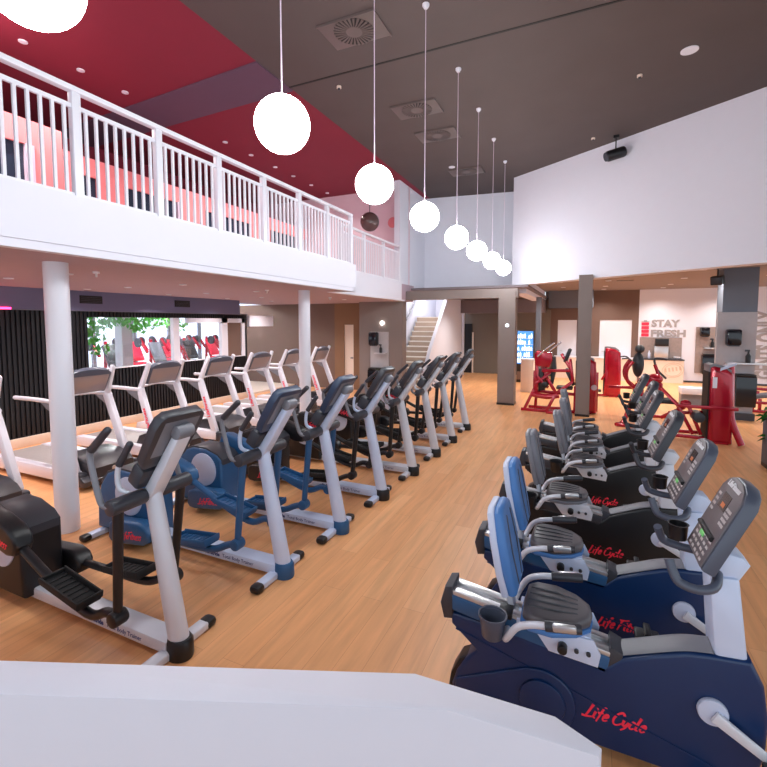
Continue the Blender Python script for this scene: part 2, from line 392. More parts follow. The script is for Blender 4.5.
# left slat wall with interior window
WX = -8.2
def slatwall():
    b = MB()
    y0, y1 = -4, 9.35
    wy0, wy1, wz0, wz1 = 5.17, 9.24, 1.12, 2.09
    bk = MB().mm((WX - .12, y0, 0), (WX - .03, wy0, 2.2)).mm((WX - .12, wy1, 0), (WX - .03, y1, 2.2)).mm((WX - .12, wy0, 0), (WX - .03, wy1, wz0)).mm((WX - .12, wy0, wz1), (WX - .03, wy1, 2.2))
    struct('wall_left', bk, M['slat_back'], 'black slatted wall behind the treadmills', 'wall')
    y = y0
    while y < y1 - .05:
        segs = [(0.0, 2.2)]
        if y + .05 > wy0 and y < wy1: segs = [(0.0, wz0), (wz1, 2.2)]
        for a, c in segs: b.mm((WX - .03, y, a), (WX, y + .04, c))
        y += .07
    struct('trim_7', b, M['slat'], 'black vertical slats of the left wall', 'trim')
    struct('trim_8', MB().mm((WX, y0, 2.19), (WX + .012, y1, 2.21)), M['grey'], 'thin edge strip under the bulkhead', 'trim')
    # window frame
    f = MB()
    for (a, c) in ((7.0, 7.16), (8.42, 8.62), (9.13, 9.24)):
        f.mm((WX - .10, a, wz0), (WX - .0, c, wz1))
    f.mm((WX - .10, 7.4, wz1 - .11), (WX - .0, wy1, wz1)).mm((WX - .10, wy0, wz0 - .01), (WX + .004, wy1, wz0 + .006))
    struct('window_3', f, M['white_gloss'], 'white framed interior window in the slatted wall', 'window')
    struct('window_4', MB().mm((WX - .07, wy0, wz0), (WX - .06, 8.45, wz1)), M['glass'], 'clear pane of the interior window', 'window')
    struct('window_5', MB().mm((WX - .09, 8.6, wz0), (WX - .04, 9.15, wz1 - .1)), M['brown'], 'brown blind behind the last window pane', 'window')
slatwall()
struct('trim_9', MB().mm((-8.6, -4, 2.2), (WX + .06, 9.0, HL)), M['bulkhead'], 'slate grey bulkhead above the slatted wall', 'trim')
struct('trim_10', MB().mm((WX + .06, -4, 2.2), (WX + .075, 3.95, 2.225)), M['neon'], 'pink light strip along the bulkhead', 'trim')
struct('baseboard_left', MB().mm((WX, -4, 0), (WX + .06, 9.35, .15), .01), M['skirt'], 'pale beech skirting under the slatted wall', 'baseboard')
struct('trim_11', MB().mm((WX - .1, 9.36, 1.88), (WX + .06, 10.35, 2.17)), M['white_gloss'], 'white box beam beyond the slatted wall', 'trim')
for i, y in enumerate((5.2, 7.2)):
    t = thing('air_grille', 'small black air grille in the bulkhead, ' + ('nearer the front column' if i == 0 else 'above the interior window'), 'vent', (WX + .06, y, 2.4))
    MB().mm((0, -.2, -.07), (.012, .2, .07)).build('frame', M['ventdark'], t)
    for k in range(4): MB().mm((.004, -.18, -.055 + k * .03), (.018, .18, -.045 + k * .03)).build('louver', M['charcoal'], t)

# room seen through the window
struct('floor_side_room', MB().mm((-16, 1, -.1), (-8.33, 15, .05)), M['cream'], 'pale floor of the side room', 'floor')
struct('ceiling_side_room', MB().mm((-16, 1, 3.4), (-8.6, 15, 3.5)), M['white'], 'white ceiling of the side room', 'ceiling')
struct('window_6', MB().mm((-15.1, 1, .6), (-15.0, 20, 3.4)), M['backdrop_glow'], 'glowing white backdrop added behind the side room', 'window')  # added glowing backdrop, gives the side room its brightness
b = MB()
for y in (8.0, 9.5, 11.0, 12.5, 14.0, 15.5): b.mm((-14.99, y, .05), (-14.9, y + .12, 3.4))
struct('trim_12', b, M['grey'], 'grey uprights before the glowing side room backdrop', 'trim')
struct('column_3', MB().mm((-11.6, 8.0, .05), (-11.3, 8.3, 3.4)), M['white'], 'white pillar in the side room', 'column')
lv = MB(); rnd = random.Random(3)
for k in range(1500):
    zz = 1.2 + rnd.random() * 1.4; yy = 6.7 + rnd.random() * 3.2
    if zz < 1.82 + .12 * math.sin(yy * 5) and not (yy < 7.5 and rnd.random() < .8): continue
    c = Vector((-11.0 - rnd.random() * .5, yy, zz)); s_ = .05 + rnd.random() * .05
    R = Euler((rnd.random() * 6, rnd.random() * 6, rnd.random() * 6)).to_matrix()
    lv.add([c + R @ Vector(p) for p in ((-s_, 0, 0), (0, -s_ * .6, 0.01), (s_, 0, 0), (0, s_ * .6, 0.01))], [(0, 1, 2), (0, 2, 3)])
tag(lv.build('hanging_foliage', M['leaf']), 'bright green hanging foliage in the side room', 'plants', kind='stuff')

# brown wall with white door beyond the treadmills
struct('wall_back_left', MB().mm((-10.5, 11.6, 0), (-6.86, 11.75, HL)), M['brown'], 'brown wall beyond the last treadmill', 'wall')
struct('wall_door', MB().mm((-6.86, 11.6, 0), (-6.54, 11.75, HL)).mm((-6.22, 11.6, 0), (-5.3, 11.75, HL)).mm((-6.54, 11.6, 1.92), (-6.22, 11.75, HL)), M['tan'], 'brown wall around the narrow white door, painted as lit', 'wall')  # lighter colour stands in for the light on this stretch
t = thing('door_1', 'narrow white door in the brown wall painted as lit', 'door', (-6.38, 11.64, 0)); t['kind'] = 'structure'
MB().mm((-.16, 0, 0), (.16, .04, 1.92)).build('leaf', M['cream'], t)
MB().mm((.06, -.03, .92), (.13, 0, .96)).mm((.06, -.06, .93), (.1, -.03, .95)).build('door_handle', M['grey'], t)
# taupe pier and portal
struct('wall_pier', MB().mm((-5.72, 11.01, 0), (-4.44, 11.3, 2.8)), M['taupe'], 'taupe wall pier with the paper dispenser', 'wall')
struct('trim_13', MB().mm((-4.44, 11.0, 2.58), (-1.50, 11.3, 2.80)), M['taupe'], 'taupe beam over the stair opening', 'trim')
struct('column_4', MB().mm((-1.93, 10.95, 0), (-1.54, 11.3, 2.72)), M['taupe'], 'square taupe column between stairs and fridge', 'column')
struct('baseboard_column', MB().mm((-1.94, 10.94, 0), (-1.53, 11.31, .05)), M['black'], 'dark foot of the taupe column', 'baseboard')
struct('column_5', MB().mm((-.167, 10.27, 0), (.10, 10.55, 2.98)), M['taupe'], 'square grey brown column among the red machines', 'column')
struct('baseboard_pillar', MB().mm((-.175, 10.26, 0), (.108, 10.56, .05)), M['black'], 'dark foot of the grey brown column', 'baseboard')
struct('column_6', MB().mm((-1.37, 14.0, 0), (-1.24, 14.3, 2.74)), M['slate'], 'slim slate column behind the fridge', 'column')

# stairs (one staircase)
t = thing('staircase', 'white staircase with beige risers behind the taupe pier', 'stairs', (-5.22, 12.2, 0)); 
n = 14
b = MB(); tr = MB()
for k in range(n):
    b.mm((0, .16 * k, 0), (.89, .16 * (k + 1) + .3, .155 * (k + 1) - .03))
    tr.mm((-.0, .16 * k - .02, .155 * (k + 1) - .03), (.89, .16 * (k + 1) + (.02 if k < n - 1 else 1.5), .155 * (k + 1)))
b.build('risers', M['stair'], t); tr.build('treads', M['tread'], t)
MB().prism([(0, .0), (0, .35), (.55, 1.15), (3.2, 3.6), (4.2, 3.6), (4.2, 0)], .895, 1.0, 'x').build('balustrade', M['white'], t)
MB().tube([(-.03, .3, 1.35), (-.03, 2.2, 2.95)], .025).build('handrail', M['grey'], t)
struct('wall_stair_left', MB().mm((-5.4, 11.3, 0), (-5.3, 17, 4.5)), M['white'], 'white wall left of the staircase', 'wall')
struct('wall_stair_back', MB().mm((-7.5, 16.6, 0), (-4.2, 16.7, 4.5)), M['white'], 'white wall behind the staircase', 'wall')
# passage
struct('wall_passage', MB().mm((-4.6, 17.5, 0), (-1.2, 17.6, 2.45)), M['olive'], 'greige wall at the end of the passage', 'wall')
struct('trim_14', MB().mm((-4.3, 16.2, 2.33), (-1.37, 17.5, 2.8)), M['ceil_grey'], 'grey bulkhead at the end of the passage', 'trim')
struct('ceiling_passage', MB().mm((-4.3, 11.3, 2.84), (-1.3, 17.6, 2.9)), M['ceil_grey'], 'grey ceiling of the passage', 'ceiling')
t = thing('door_2', 'dark doorway at the end of the passage', 'door', (-4.2, 17.42, 0)); t['kind'] = 'structure'
MB().mm((-.25, 0, 0), (.13, .06, 1.93)).build('leaf', M['slat_back'], t); MB().mm((.13, 0, 0), (.18, .07, 1.6)).build('jamb', M['cream'], t)
# white beam going back
struct('trim_15', MB().mm((-1.72, 11.75, 2.72), (-1.40, 17.3, 3.1)), M['white'], 'white beam running back beside the angled wall', 'trim')

# rear zone
struct('ceiling_rear', MB().prism([(-1.40, 11.95), (9, 4.9), (9, 19), (-1.4, 19)], HR, HR + .05, 'z'), M['ceil_brown'], 'brown ceiling over the rear machine area', 'ceiling')
struct('wall_rear', MB().mm((-1.4, 17.6, 0), (-.95, 17.75, HR)).mm((-.31, 17.6, 0), (.434, 17.75, HR)).mm((1.43, 17.6, 0), (1.63, 17.75, HR)).mm((-.95, 17.6, 2.07), (-.31, 17.75, HR)).mm((.434, 17.6, 2.07), (1.43, 17.75, HR)), M['brown'], 'brown rear wall around two white doors', 'wall')
struct('trim_16', MB().mm((-1.24, 17.0, 2.5), (.2, 17.6, HR)), M['slate'], 'slate blue bulkhead over the first rear door', 'trim')
for i, (x0, x1) in enumerate(((-.95, -.31), (.434, 1.43))):
    t = thing('door_%d' % (3 + i), ('narrow' if i == 0 else 'wide') + ' white door in the brown rear wall', 'door', ((x0 + x1) / 2, 17.62, 0)); t['kind'] = 'structure'
    w = (x1 - x0) / 2
    MB().mm((-w, 0, 0), (w, .05, 2.07)).build('leaf', M['white_gloss'], t)
    MB().mm((-w + .08, -.03, .95), (-w + .16, 0, .98)).build('door_handle', M['alu'], t)
struct('wall_fresh', MB().mm((1.63, 17.6, 0), (9, 17.75, HR)), M['white'], 'white rear wall with grey lettering', 'wall')
struct('baseboard_rear', MB().mm((2.9, 17.585, 0), (9, 17.6, .06)), M['charcoal'], 'dark skirting of the white rear wall', 'baseboard')
# lettering
def wtext(name, s, size, c, w, h, m, ry=0.0, label=''):
    b = MB().text(s, 1.0, Matrix(), bold=0.045, depth=0.01)
    xs = [v.x for v in b.v]; ys = [v.y for v in b.v]
    sx = w / (max(xs) - min(xs)); sy = h / (max(ys) - min(ys)); mx = (max(xs) + min(xs)) / 2; my = (max(ys) + min(ys)) / 2
    b.xf(Matrix.Diagonal((sx, sy, 1, 1)) @ Matrix.Translation((-mx, -my, 0)))
    b.xf(TX(c, ry=ry)); return b
b = wtext('', 'STAY', 1, (2.42, 17.592, 1.955), .82, .25, M['greytxt'])
b2 = wtext('', 'FRESH', 1, (2.50, 17.592, 1.62), 1.0, .25, M['greytxt']); b.v, b.f = b.v + b2.v, b.f + [tuple(i + len(b.v) for i in f) for f in b2.f]
tag(b.build('wall_lettering', M['greytxt']), 'grey STAY FRESH lettering on the white rear wall', 'sign')
t = thing('battery_sign', 'red battery symbol beside the STAY FRESH lettering', 'sign', (1.83, 17.59, 1.78))
for k in range(4): MB().mm((-.11, -.006, -.27 + k * .125), (.11, .006, -.17 + k * .125)).build('bar', M['redtxt'], t)
MB().mm((-.05, -.006, .235), (.05, .006, .28)).mm((-.12, -.004, .225), (.12, .004, .24)).build('cap', M['greytxt'], t)
b = wtext('', 'GENTS ONLY', 1, (5.12, 17.592, 1.28), 2.13, .56, M['greytxt'], ry=PI / 2)
tag(b.build('wall_lettering', M['greytxt']), 'tall grey GENTS ONLY lettering turned upright beside the pillar', 'sign')

# long low counter and sink
t = thing('counter', 'long low white counter along the brown rear wall', 'counter', (.3, 17.2, 0))
MB().mm((-1.32, 0, 0), (1.3, .36, .74)).build('body', M['cream'], t); MB().mm((-1.34, -.03, .74), (1.32, .36, .78)).build('worktop', M['white_gloss'], t)
t = thing('sink_counter', 'cream sink counter with round stamp print under the stone panel', 'counter', (2.29, 17.2, 0))
MB().mm((-.63, 0, 0), (.63, .38, .74)).build('body', M['cream'], t); MB().mm((-.64, -.03, .74), (.64, .38, .78)).build('worktop', M['charcoal'], t)
b = MB()
for r in (.24, .19):
    pts = [(.33 + r * 1.25 * math.cos(a) , -.004, .42 + r * math.sin(a) + .12 * r * math.cos(a)) for a in [2 * PI * k / 28 for k in range(29)]]
    b.tube(pts, .008, 5)
for k in range(5): b.box((.33 - .2 + .1 * k, -.003, .41 + .02 * k), (.05, .006, .13), rot=(0, -.15, 0))
b.build('stamp_print', M['tantxt'], t)
tag(MB().mm((1.68, 17.57, .785), (2.9, 17.598, 1.48)).build('stone_panel', M['stone']), 'brown stone splashback panel over the sink counter', 'panel')
t = thing('towel_cabinet', 'steel cabinet with black top on the sink counter', 'dispenser', (2.29, 17.4, .78))
MB().mm((-.2, -.1, 0), (.2, .1, .42), .01).build('body', M['alu'], t); MB().mm((-.17, -.12, .42), (.2, .1, .66), .01).build('head', M['black'], t)
tag(MB().lathe([(.03, 0), (.04, .02), (.04, .18), (.02, .22), (.02, .26)], (1.95, 17.36, .78)).build('soap_bottle', M['lilac']), 'pale soap bottle at the end of the sink counter', 'bottle')
tag(MB().lathe([(.03, 0), (.1, .04), (.11, .07), (.1, .075), (.02, .03)], (2.75, 17.36, .78)).build('bowl', M['white_gloss']), 'small white bowl on the sink counter', 'bowl')

def dispenser_set(px, py, z0, z1, w, panel_mat, where, dz, bz, full=True):
    tag(MB().mm((px - w / 2, py - .03, z0), (px + w / 2, py, z1)).build('wall_panel', panel_mat), 'flat panel behind the dispensers ' + where, 'panel')
def paper_dispenser(c, w, h, d, where):
    t = thing('paper_dispenser', 'glossy black paper towel dispenser ' + where, 'dispenser', c)
    x = w / 2
    MB().box((0, -d / 2, 0), (w, d, h), .04).build('housing', M['glossblack'], t)
    MB().mm((-x * .7, -d * .9, -h / 2 - .015), (x * .7, -d * .2, -h / 2 + .01)).build('outlet', M['charcoal'], t)
def wall_bin(c, w, h, d, where):
    t = thing('waste_bin', 'glossy black waste bin ' + where, 'bin', c)
    MB().prism([(-w / 2, -d), (w / 2, -d), (w / 2, 0), (-w / 2, 0)], -h / 2, h / 2, 'z', .02).build('body', M['glossblack'], t)
    MB().box((0, -d / 2, h / 2 + .02), (w * .96, d * .96, .05), .02).build('lid', M['black'], t)
def spray(c, where, s=1.0):
    t = thing('spray_bottle', 'small black spray bottle ' + where, 'bottle', c)
    MB().lathe([(.035 * s, 0), (.04 * s, .02 * s), (.04 * s, .12 * s), (.015 * s, .16 * s), (.015 * s, .2 * s)], (0, 0, 0), 16).build('body', M['black'], t)
    MB().box((-.015 * s, 0, .215 * s), (.07 * s, .025 * s, .035 * s), .005).build('nozzle', M['charcoal'], t)
# pier set
w_ = 'on the taupe pier'
tag(MB().mm((-5.36, 10.97, .45), (-4.82, 11.0, 1.735)).build('wall_panel', M['steelpanel']), 'pale grey panel on the taupe pier', 'panel')
paper_dispenser((-5.22, 10.97, 1.55), .25, .36, .18, w_); wall_bin((-5.14, 10.97, .48), .4, .5, .22, w_)
o = MB().mm((-5.2, 10.85, 1.14), (-4.86, 10.97, 1.17)).build('shelf', M['alu']); tag(o, 'small steel shelf on the taupe pier panel', 'shelf')
spray((-5.02, 10.91, 1.17), 'on the shelf of the taupe pier')
o = MB().sph((-5.02, 10.99, 1.97), .05, (1, .5, 1)).build('wall_light', M['downlight']); tag(o, 'small round wall light on the taupe pier', 'lamp')
o = MB().sph((-1.72, 10.945, 2.27 - .35), .045, (1, .5, 1)).build('wall_light', M['whitelit']); tag(o, 'small round wall light on the square taupe column', 'lamp')
# niche set on white wall
w_ = 'on the white rear wall'
tag(MB().mm((3.28, 17.57, .33), (3.95, 17.6, 1.84)).build('wall_panel', M['stone']), 'brown grey panel on the white rear wall', 'panel')
paper_dispenser((3.5, 17.57, 1.68), .26, .30, .16, w_); wall_bin((3.66, 17.57, .62), .42, .62, .2, w_)
spray((3.72, 17.5, 1.17), 'on the white rear wall panel', 1.3)
o = MB().mm((3.5, 17.44, 1.14), (3.93, 17.57, 1.17)).build('shelf', M['alu']); tag(o, 'small steel shelf on the rear wall panel', 'shelf')
# pillar
struct('column_7', MB().mm((2.55, 11.34, 0), (3.13, 11.8, HR)), M['slate'], 'slate pillar in front of the white rear wall', 'column')
w_ = 'on the slate pillar'
tag(MB().mm((2.46, 11.28, .08), (3.12, 11.34, 2.2)).build('wall_panel', M['steelpanel']), 'large pale grey panel on the slate pillar', 'panel')
tag(MB().mm((2.50, 11.2, 0), (3.14, 11.34, .14)).build('plinth', M['charcoal']), 'dark plinth under the slate pillar panel', 'plinth')
paper_dispenser((2.72, 11.28, 1.69), .25, .33, .2, w_); wall_bin((2.95, 11.28, .6), .33, .62, .2, w_)
o = MB().mm((2.62, 11.1, 1.15), (3.4, 11.28, 1.18)).build('shelf', M['alu']); tag(o, 'steel shelf on the slate pillar panel', 'shelf')
spray((2.98, 11.19, 1.18), 'on the slate pillar shelf', 1.15)

# fridge and white box
t = thing('drinks_fridge', 'upright drinks fridge with blue lit front behind the taupe column', 'fridge', (-1.82, 15.3, 0))
MB().mm((-.26, .03, 0), (.27, .6, 1.72), .01).build('cabinet', M['black'], t)
MB().mm((-.24, 0, .62), (.25, .03, 1.70)).build('display', M['bluelit'], t)
MB().mm((-.24, -.01, .1), (.25, .03, .36)).build('base_panel', M['brown'], t)
for k in range(5):
    MB().mm((-.24, -.02, .66 + k * .2), (.25, .0, .672 + k * .2)).build('shelf', M['white_gloss'], t)
rr = random.Random(5)
for k in range(5):
    for j in range(7):
        if rr.random() < .15: continue
        h = .1 + rr.random() * .07
        MB().lathe([(.022, 0), (.026, .01), (.026, h * .65), (.012, h * .85), (.012, h)], (-.205 + j * .068, -.03, .672 + k * .2), 10).build('drink_row_bottle', M['whitelit'], t)
t = thing('cabinet', 'plain white box cabinet in front of the fridge', 'cabinet', (-1.5, 13.2, 0))
MB().mm((-.17, 0, 0), (.17, .4, .92), .005).build('body', M['cream'], t); MB().mm((-.18, -.01, .92), (.18, .41, .95)).build('top', M['white_gloss'], t)

# parapet in the foreground and the landing behind it
par = [(-4.18, -.26), (-1.697, .741), (-.456, 1.245), (-.049, 1.263), (.066, 1.213), (.06, 1.185), (-.331, 1.159), (-1.539, .666), (-4.0, -.31)]
struct('wall_parapet', MB().prism(par, 0, .909, 'z', .004), M['white'], 'white parapet in front of the camera landing', 'wall')

# ceiling diffusers, downlights, sensors
def diffuser(c, s, label):
    t = thing('ceiling_diffuser', label, 'vent', c, 0, 'square swirl diffusers in the dark ceiling')
    x, y = s[0] / 2, s[1] / 2
    MB().mm((-x, -y, -.015), (x, y, 0), .004).mm((-x, -y - .012, -.03), (x, -y, 0)).mm((x, -y, -.03), (x + .012, y, 0)).build('plate', M['vent'], t)
    b = MB(); bd = MB()
    bd.cyl((0, 0, -.018), (0, 0, -.012), .25, n=36)
    for k in range(28):
        a = 2 * PI * k / 28
        d = Vector((math.cos(a), math.sin(a), 0)); sd = Vector((-math.sin(a), math.cos(a), 0))
        b.beam(d * .1 + Vector((0, 0, -.022)), d * .25 + Vector((0, 0, -.022)), .012, .012, side=sd, w1=.028)
    bd.build('core', M['ventdark'], t); b.cyl((0, 0, -.026), (0, 0, -.014), .1, n=28); b.build('vanes', M['vent'], t)
for y, l in ((5.05, 'nearest the front'), (7.27, 'second from the front'), (8.4, 'third from the front'), (10.65, 'nearest the back wall')):
    diffuser((-2.68, y, HC), (.76, .5), 'square swirl diffuser in the dark ceiling, ' + l)
def downlight(c, label, group, r=.055, e='downlight'):
    t = thing('downlight', label, 'lamp', c, 0, group)
    MB().lathe([(r * .72, 0), (r * 1.2, 0), (r * 1.2, -.012), (r * .8, -.014)], (0, 0, 0), 24).build('ring', M['white_gloss'], t)
    MB().cyl((0, 0, -.012), (0, 0, -.004), r * .78, n=20).build('lens', M[e], t)
for k, y in enumerate((2.8, 3.5, 4.21, 4.88, 6.99, 7.74, 8.55, 9.25, 10.03, 10.82)):
    downlight((-6.6, y, HC), 'small downlight in the red ceiling', 'downlights in a row in the red ceiling', .042)
downlight((1.13, 7.21, HC), 'larger round downlight in the dark ceiling', None, .085)
downlight((-2.91, 10.23, HC), 'small downlight beside the rearmost diffuser', None, .06)
low = [(x, y) for x in (-5.4, -6.6, -7.6) for y in (1.6, 3.2, 4.8, 6.4, 8.0, 9.6)]
for x, y in low: downlight((x, y, HL), 'small downlight in the mauve ceiling under the balcony', 'downlights under the balcony', .045)
rear = [(x, y) for x in (-.7, .5, 2.2, 3.9) for y in (11.4, 13.4, 15.4, 16.8) if y > wall3(x) + .6 and not (x < 0 and y > 16)]  # left row is added to brighten the side of the white beam
for x, y in rear: downlight((x, y, HR), 'small downlight of the brown rear ceiling, whose left row is added', 'downlights in the brown rear ceiling', .06)
for x, y, l in ((.6, 7.62, 'small pale sensor in the dark ceiling near the angled wall'), (.02, 9.78, 'small pale sensor in the dark ceiling near the black speaker'), (-3.5, 6.1, 'small pale sensor in the dark ceiling beside the thin joint')):
    t = thing('ceiling_sensor', l, 'sensor', (x, y, HC))
    MB().cyl((0, 0, -.03), (0, 0, 0), .035, n=16).build('base', M['cream'], t); MB().sph((0, 0, -.04), .022).build('lens', M['charcoal'], t)
for x, y in ((-4.9, 3.2), (-5.0, 6.2), (-5.2, 8.6)):
    t = thing('sprinkler', 'small white sprinkler in the mauve ceiling', 'sprinkler', (x, y, HL), 0, 'sprinklers under the balcony')
    MB().cyl((0, 0, -.02), (0, 0, 0), .035, n=14).build('collar', M['white_gloss'], t); MB().cyl((0, 0, -.06), (0, 0, -.02), .012, n=10).build('nozzle', M['alu'], t)
for x, y, w in ((.84, 12.2, .5), (.9, 13.6, .4)):
    o = MB().mm((x - w / 2, y - .12, HR - .012), (x + w / 2, y + .12, HR)).build('ceiling_vent', M['vent']); tag(o, 'flat dark vent in the brown rear ceiling, ' + ('nearer' if y < 13 else 'farther from') + ' the angled wall', 'vent')

# speakers
t = thing('speaker', 'black cylindrical speaker under the dark ceiling at the angled wall', 'speaker', (.42, 9.85, 5.22))
MB().cyl((-.16, -.06, -.06), (.16, .06, .04), .1, n=20, bev=.03).build('body', M['black'], t)
MB().cyl((0, 0, .05), (0, 0, .33), .012, n=8).mm((-.05, -.05, .28), (.05, .05, .33)).build('bracket', M['black'], t)
MB().cyl((-.175, -.066, -.065), (-.155, -.058, -.058), .085, n=20).build('grille', M['charcoal'], t)
t = thing('speaker', 'black box speaker hung from the brown ceiling beside the slate pillar', 'speaker', (2.36, 10.95, 2.83))
MB().box((0, 0, 0), (.2, .18, .17), .015, rot=(.2, 0, -.5)).build('body', M['black'], t)
MB().cyl((0, 0, .05), (0, 0, HR - 2.83), .015, n=8).mm((-.06, -.06, .22), (.06, .06, .27)).build('bracket', M['black'], t)
MB().box((-.045, -.085, -.02), (.16, .01, .13), .003, rot=(.2, 0, -.5)).build('grille', M['charcoal'], t)

# pendant lamps
def pendant(y, label):
    t = thing('globe_pendant', label, 'lamp', (-1.735 - (.06 if y < 1.2 else 0), y, 3.21), 0, 'glowing globe pendants in a row')
    MB().sph((0, 0, 0), .168, seg=40, ring=24).build('globe', M['glow'], t)
    MB().cyl((0, 0, .165), (0, 0, HC - 3.21 - .03), .0045, n=8).build('cord', M['frame_pale'], t)
    MB().lathe([(.02, -.05), (.04, -.02), (.04, 0)], (0, 0, HC - 3.21), 16).build('canopy', M['white_gloss'], t)
    MB().cyl((0, 0, .16), (0, 0, .18), .018, n=14).build('cap', M['white_gloss'], t)
ords = ('first', 'second', 'third', 'fourth', 'fifth', 'sixth', 'seventh', 'eighth')
for i, y in enumerate((.985, 2.325, 3.64, 4.98, 6.38, 7.68, 9.02, 10.35)):
    pendant(y, 'glowing white globe pendant, %s of its row from the parapet' % ords[i])

# planter
t = thing('planter', 'slate planter with green leaves at the right edge', 'plant', (2.49, 7.62, 0))
MB().mm((-.2, -.2, 0), (.2, .2, .05)).build('foot', M['black'], t)
MB().prism([(-.2, -.2), (.2, -.2), (.2, .2), (-.2, .2)], .05, .72, 'z', .01).build('pot', M['planter'], t)
lv = MB(); rnd = random.Random(9)
for k in range(70):
    a = rnd.random() * 6.28; r = .1 + rnd.random() * .2; z = .70 + rnd.random() * .16
    if k < 14: z = .35 + rnd.random() * .35; r = .24; 
    c = Vector((r * math.cos(a), r * math.sin(a), z)); s_ = .06 + rnd.random() * .05
    R = Euler((rnd.random() * .8, rnd.random() * .8, a)).to_matrix()
    lv.add([c + R @ Vector(p) for p in ((-s_, 0, 0), (0, -s_ * .5, .015), (s_, 0, -.01), (0, s_ * .5, .015))], [(0, 1, 2), (0, 2, 3)])
    lv.tube([(0, 0, .6), c * .5 + Vector((0, 0, .45)), c], .004, 5)
lv.build('foliage', M['leafd'], t)

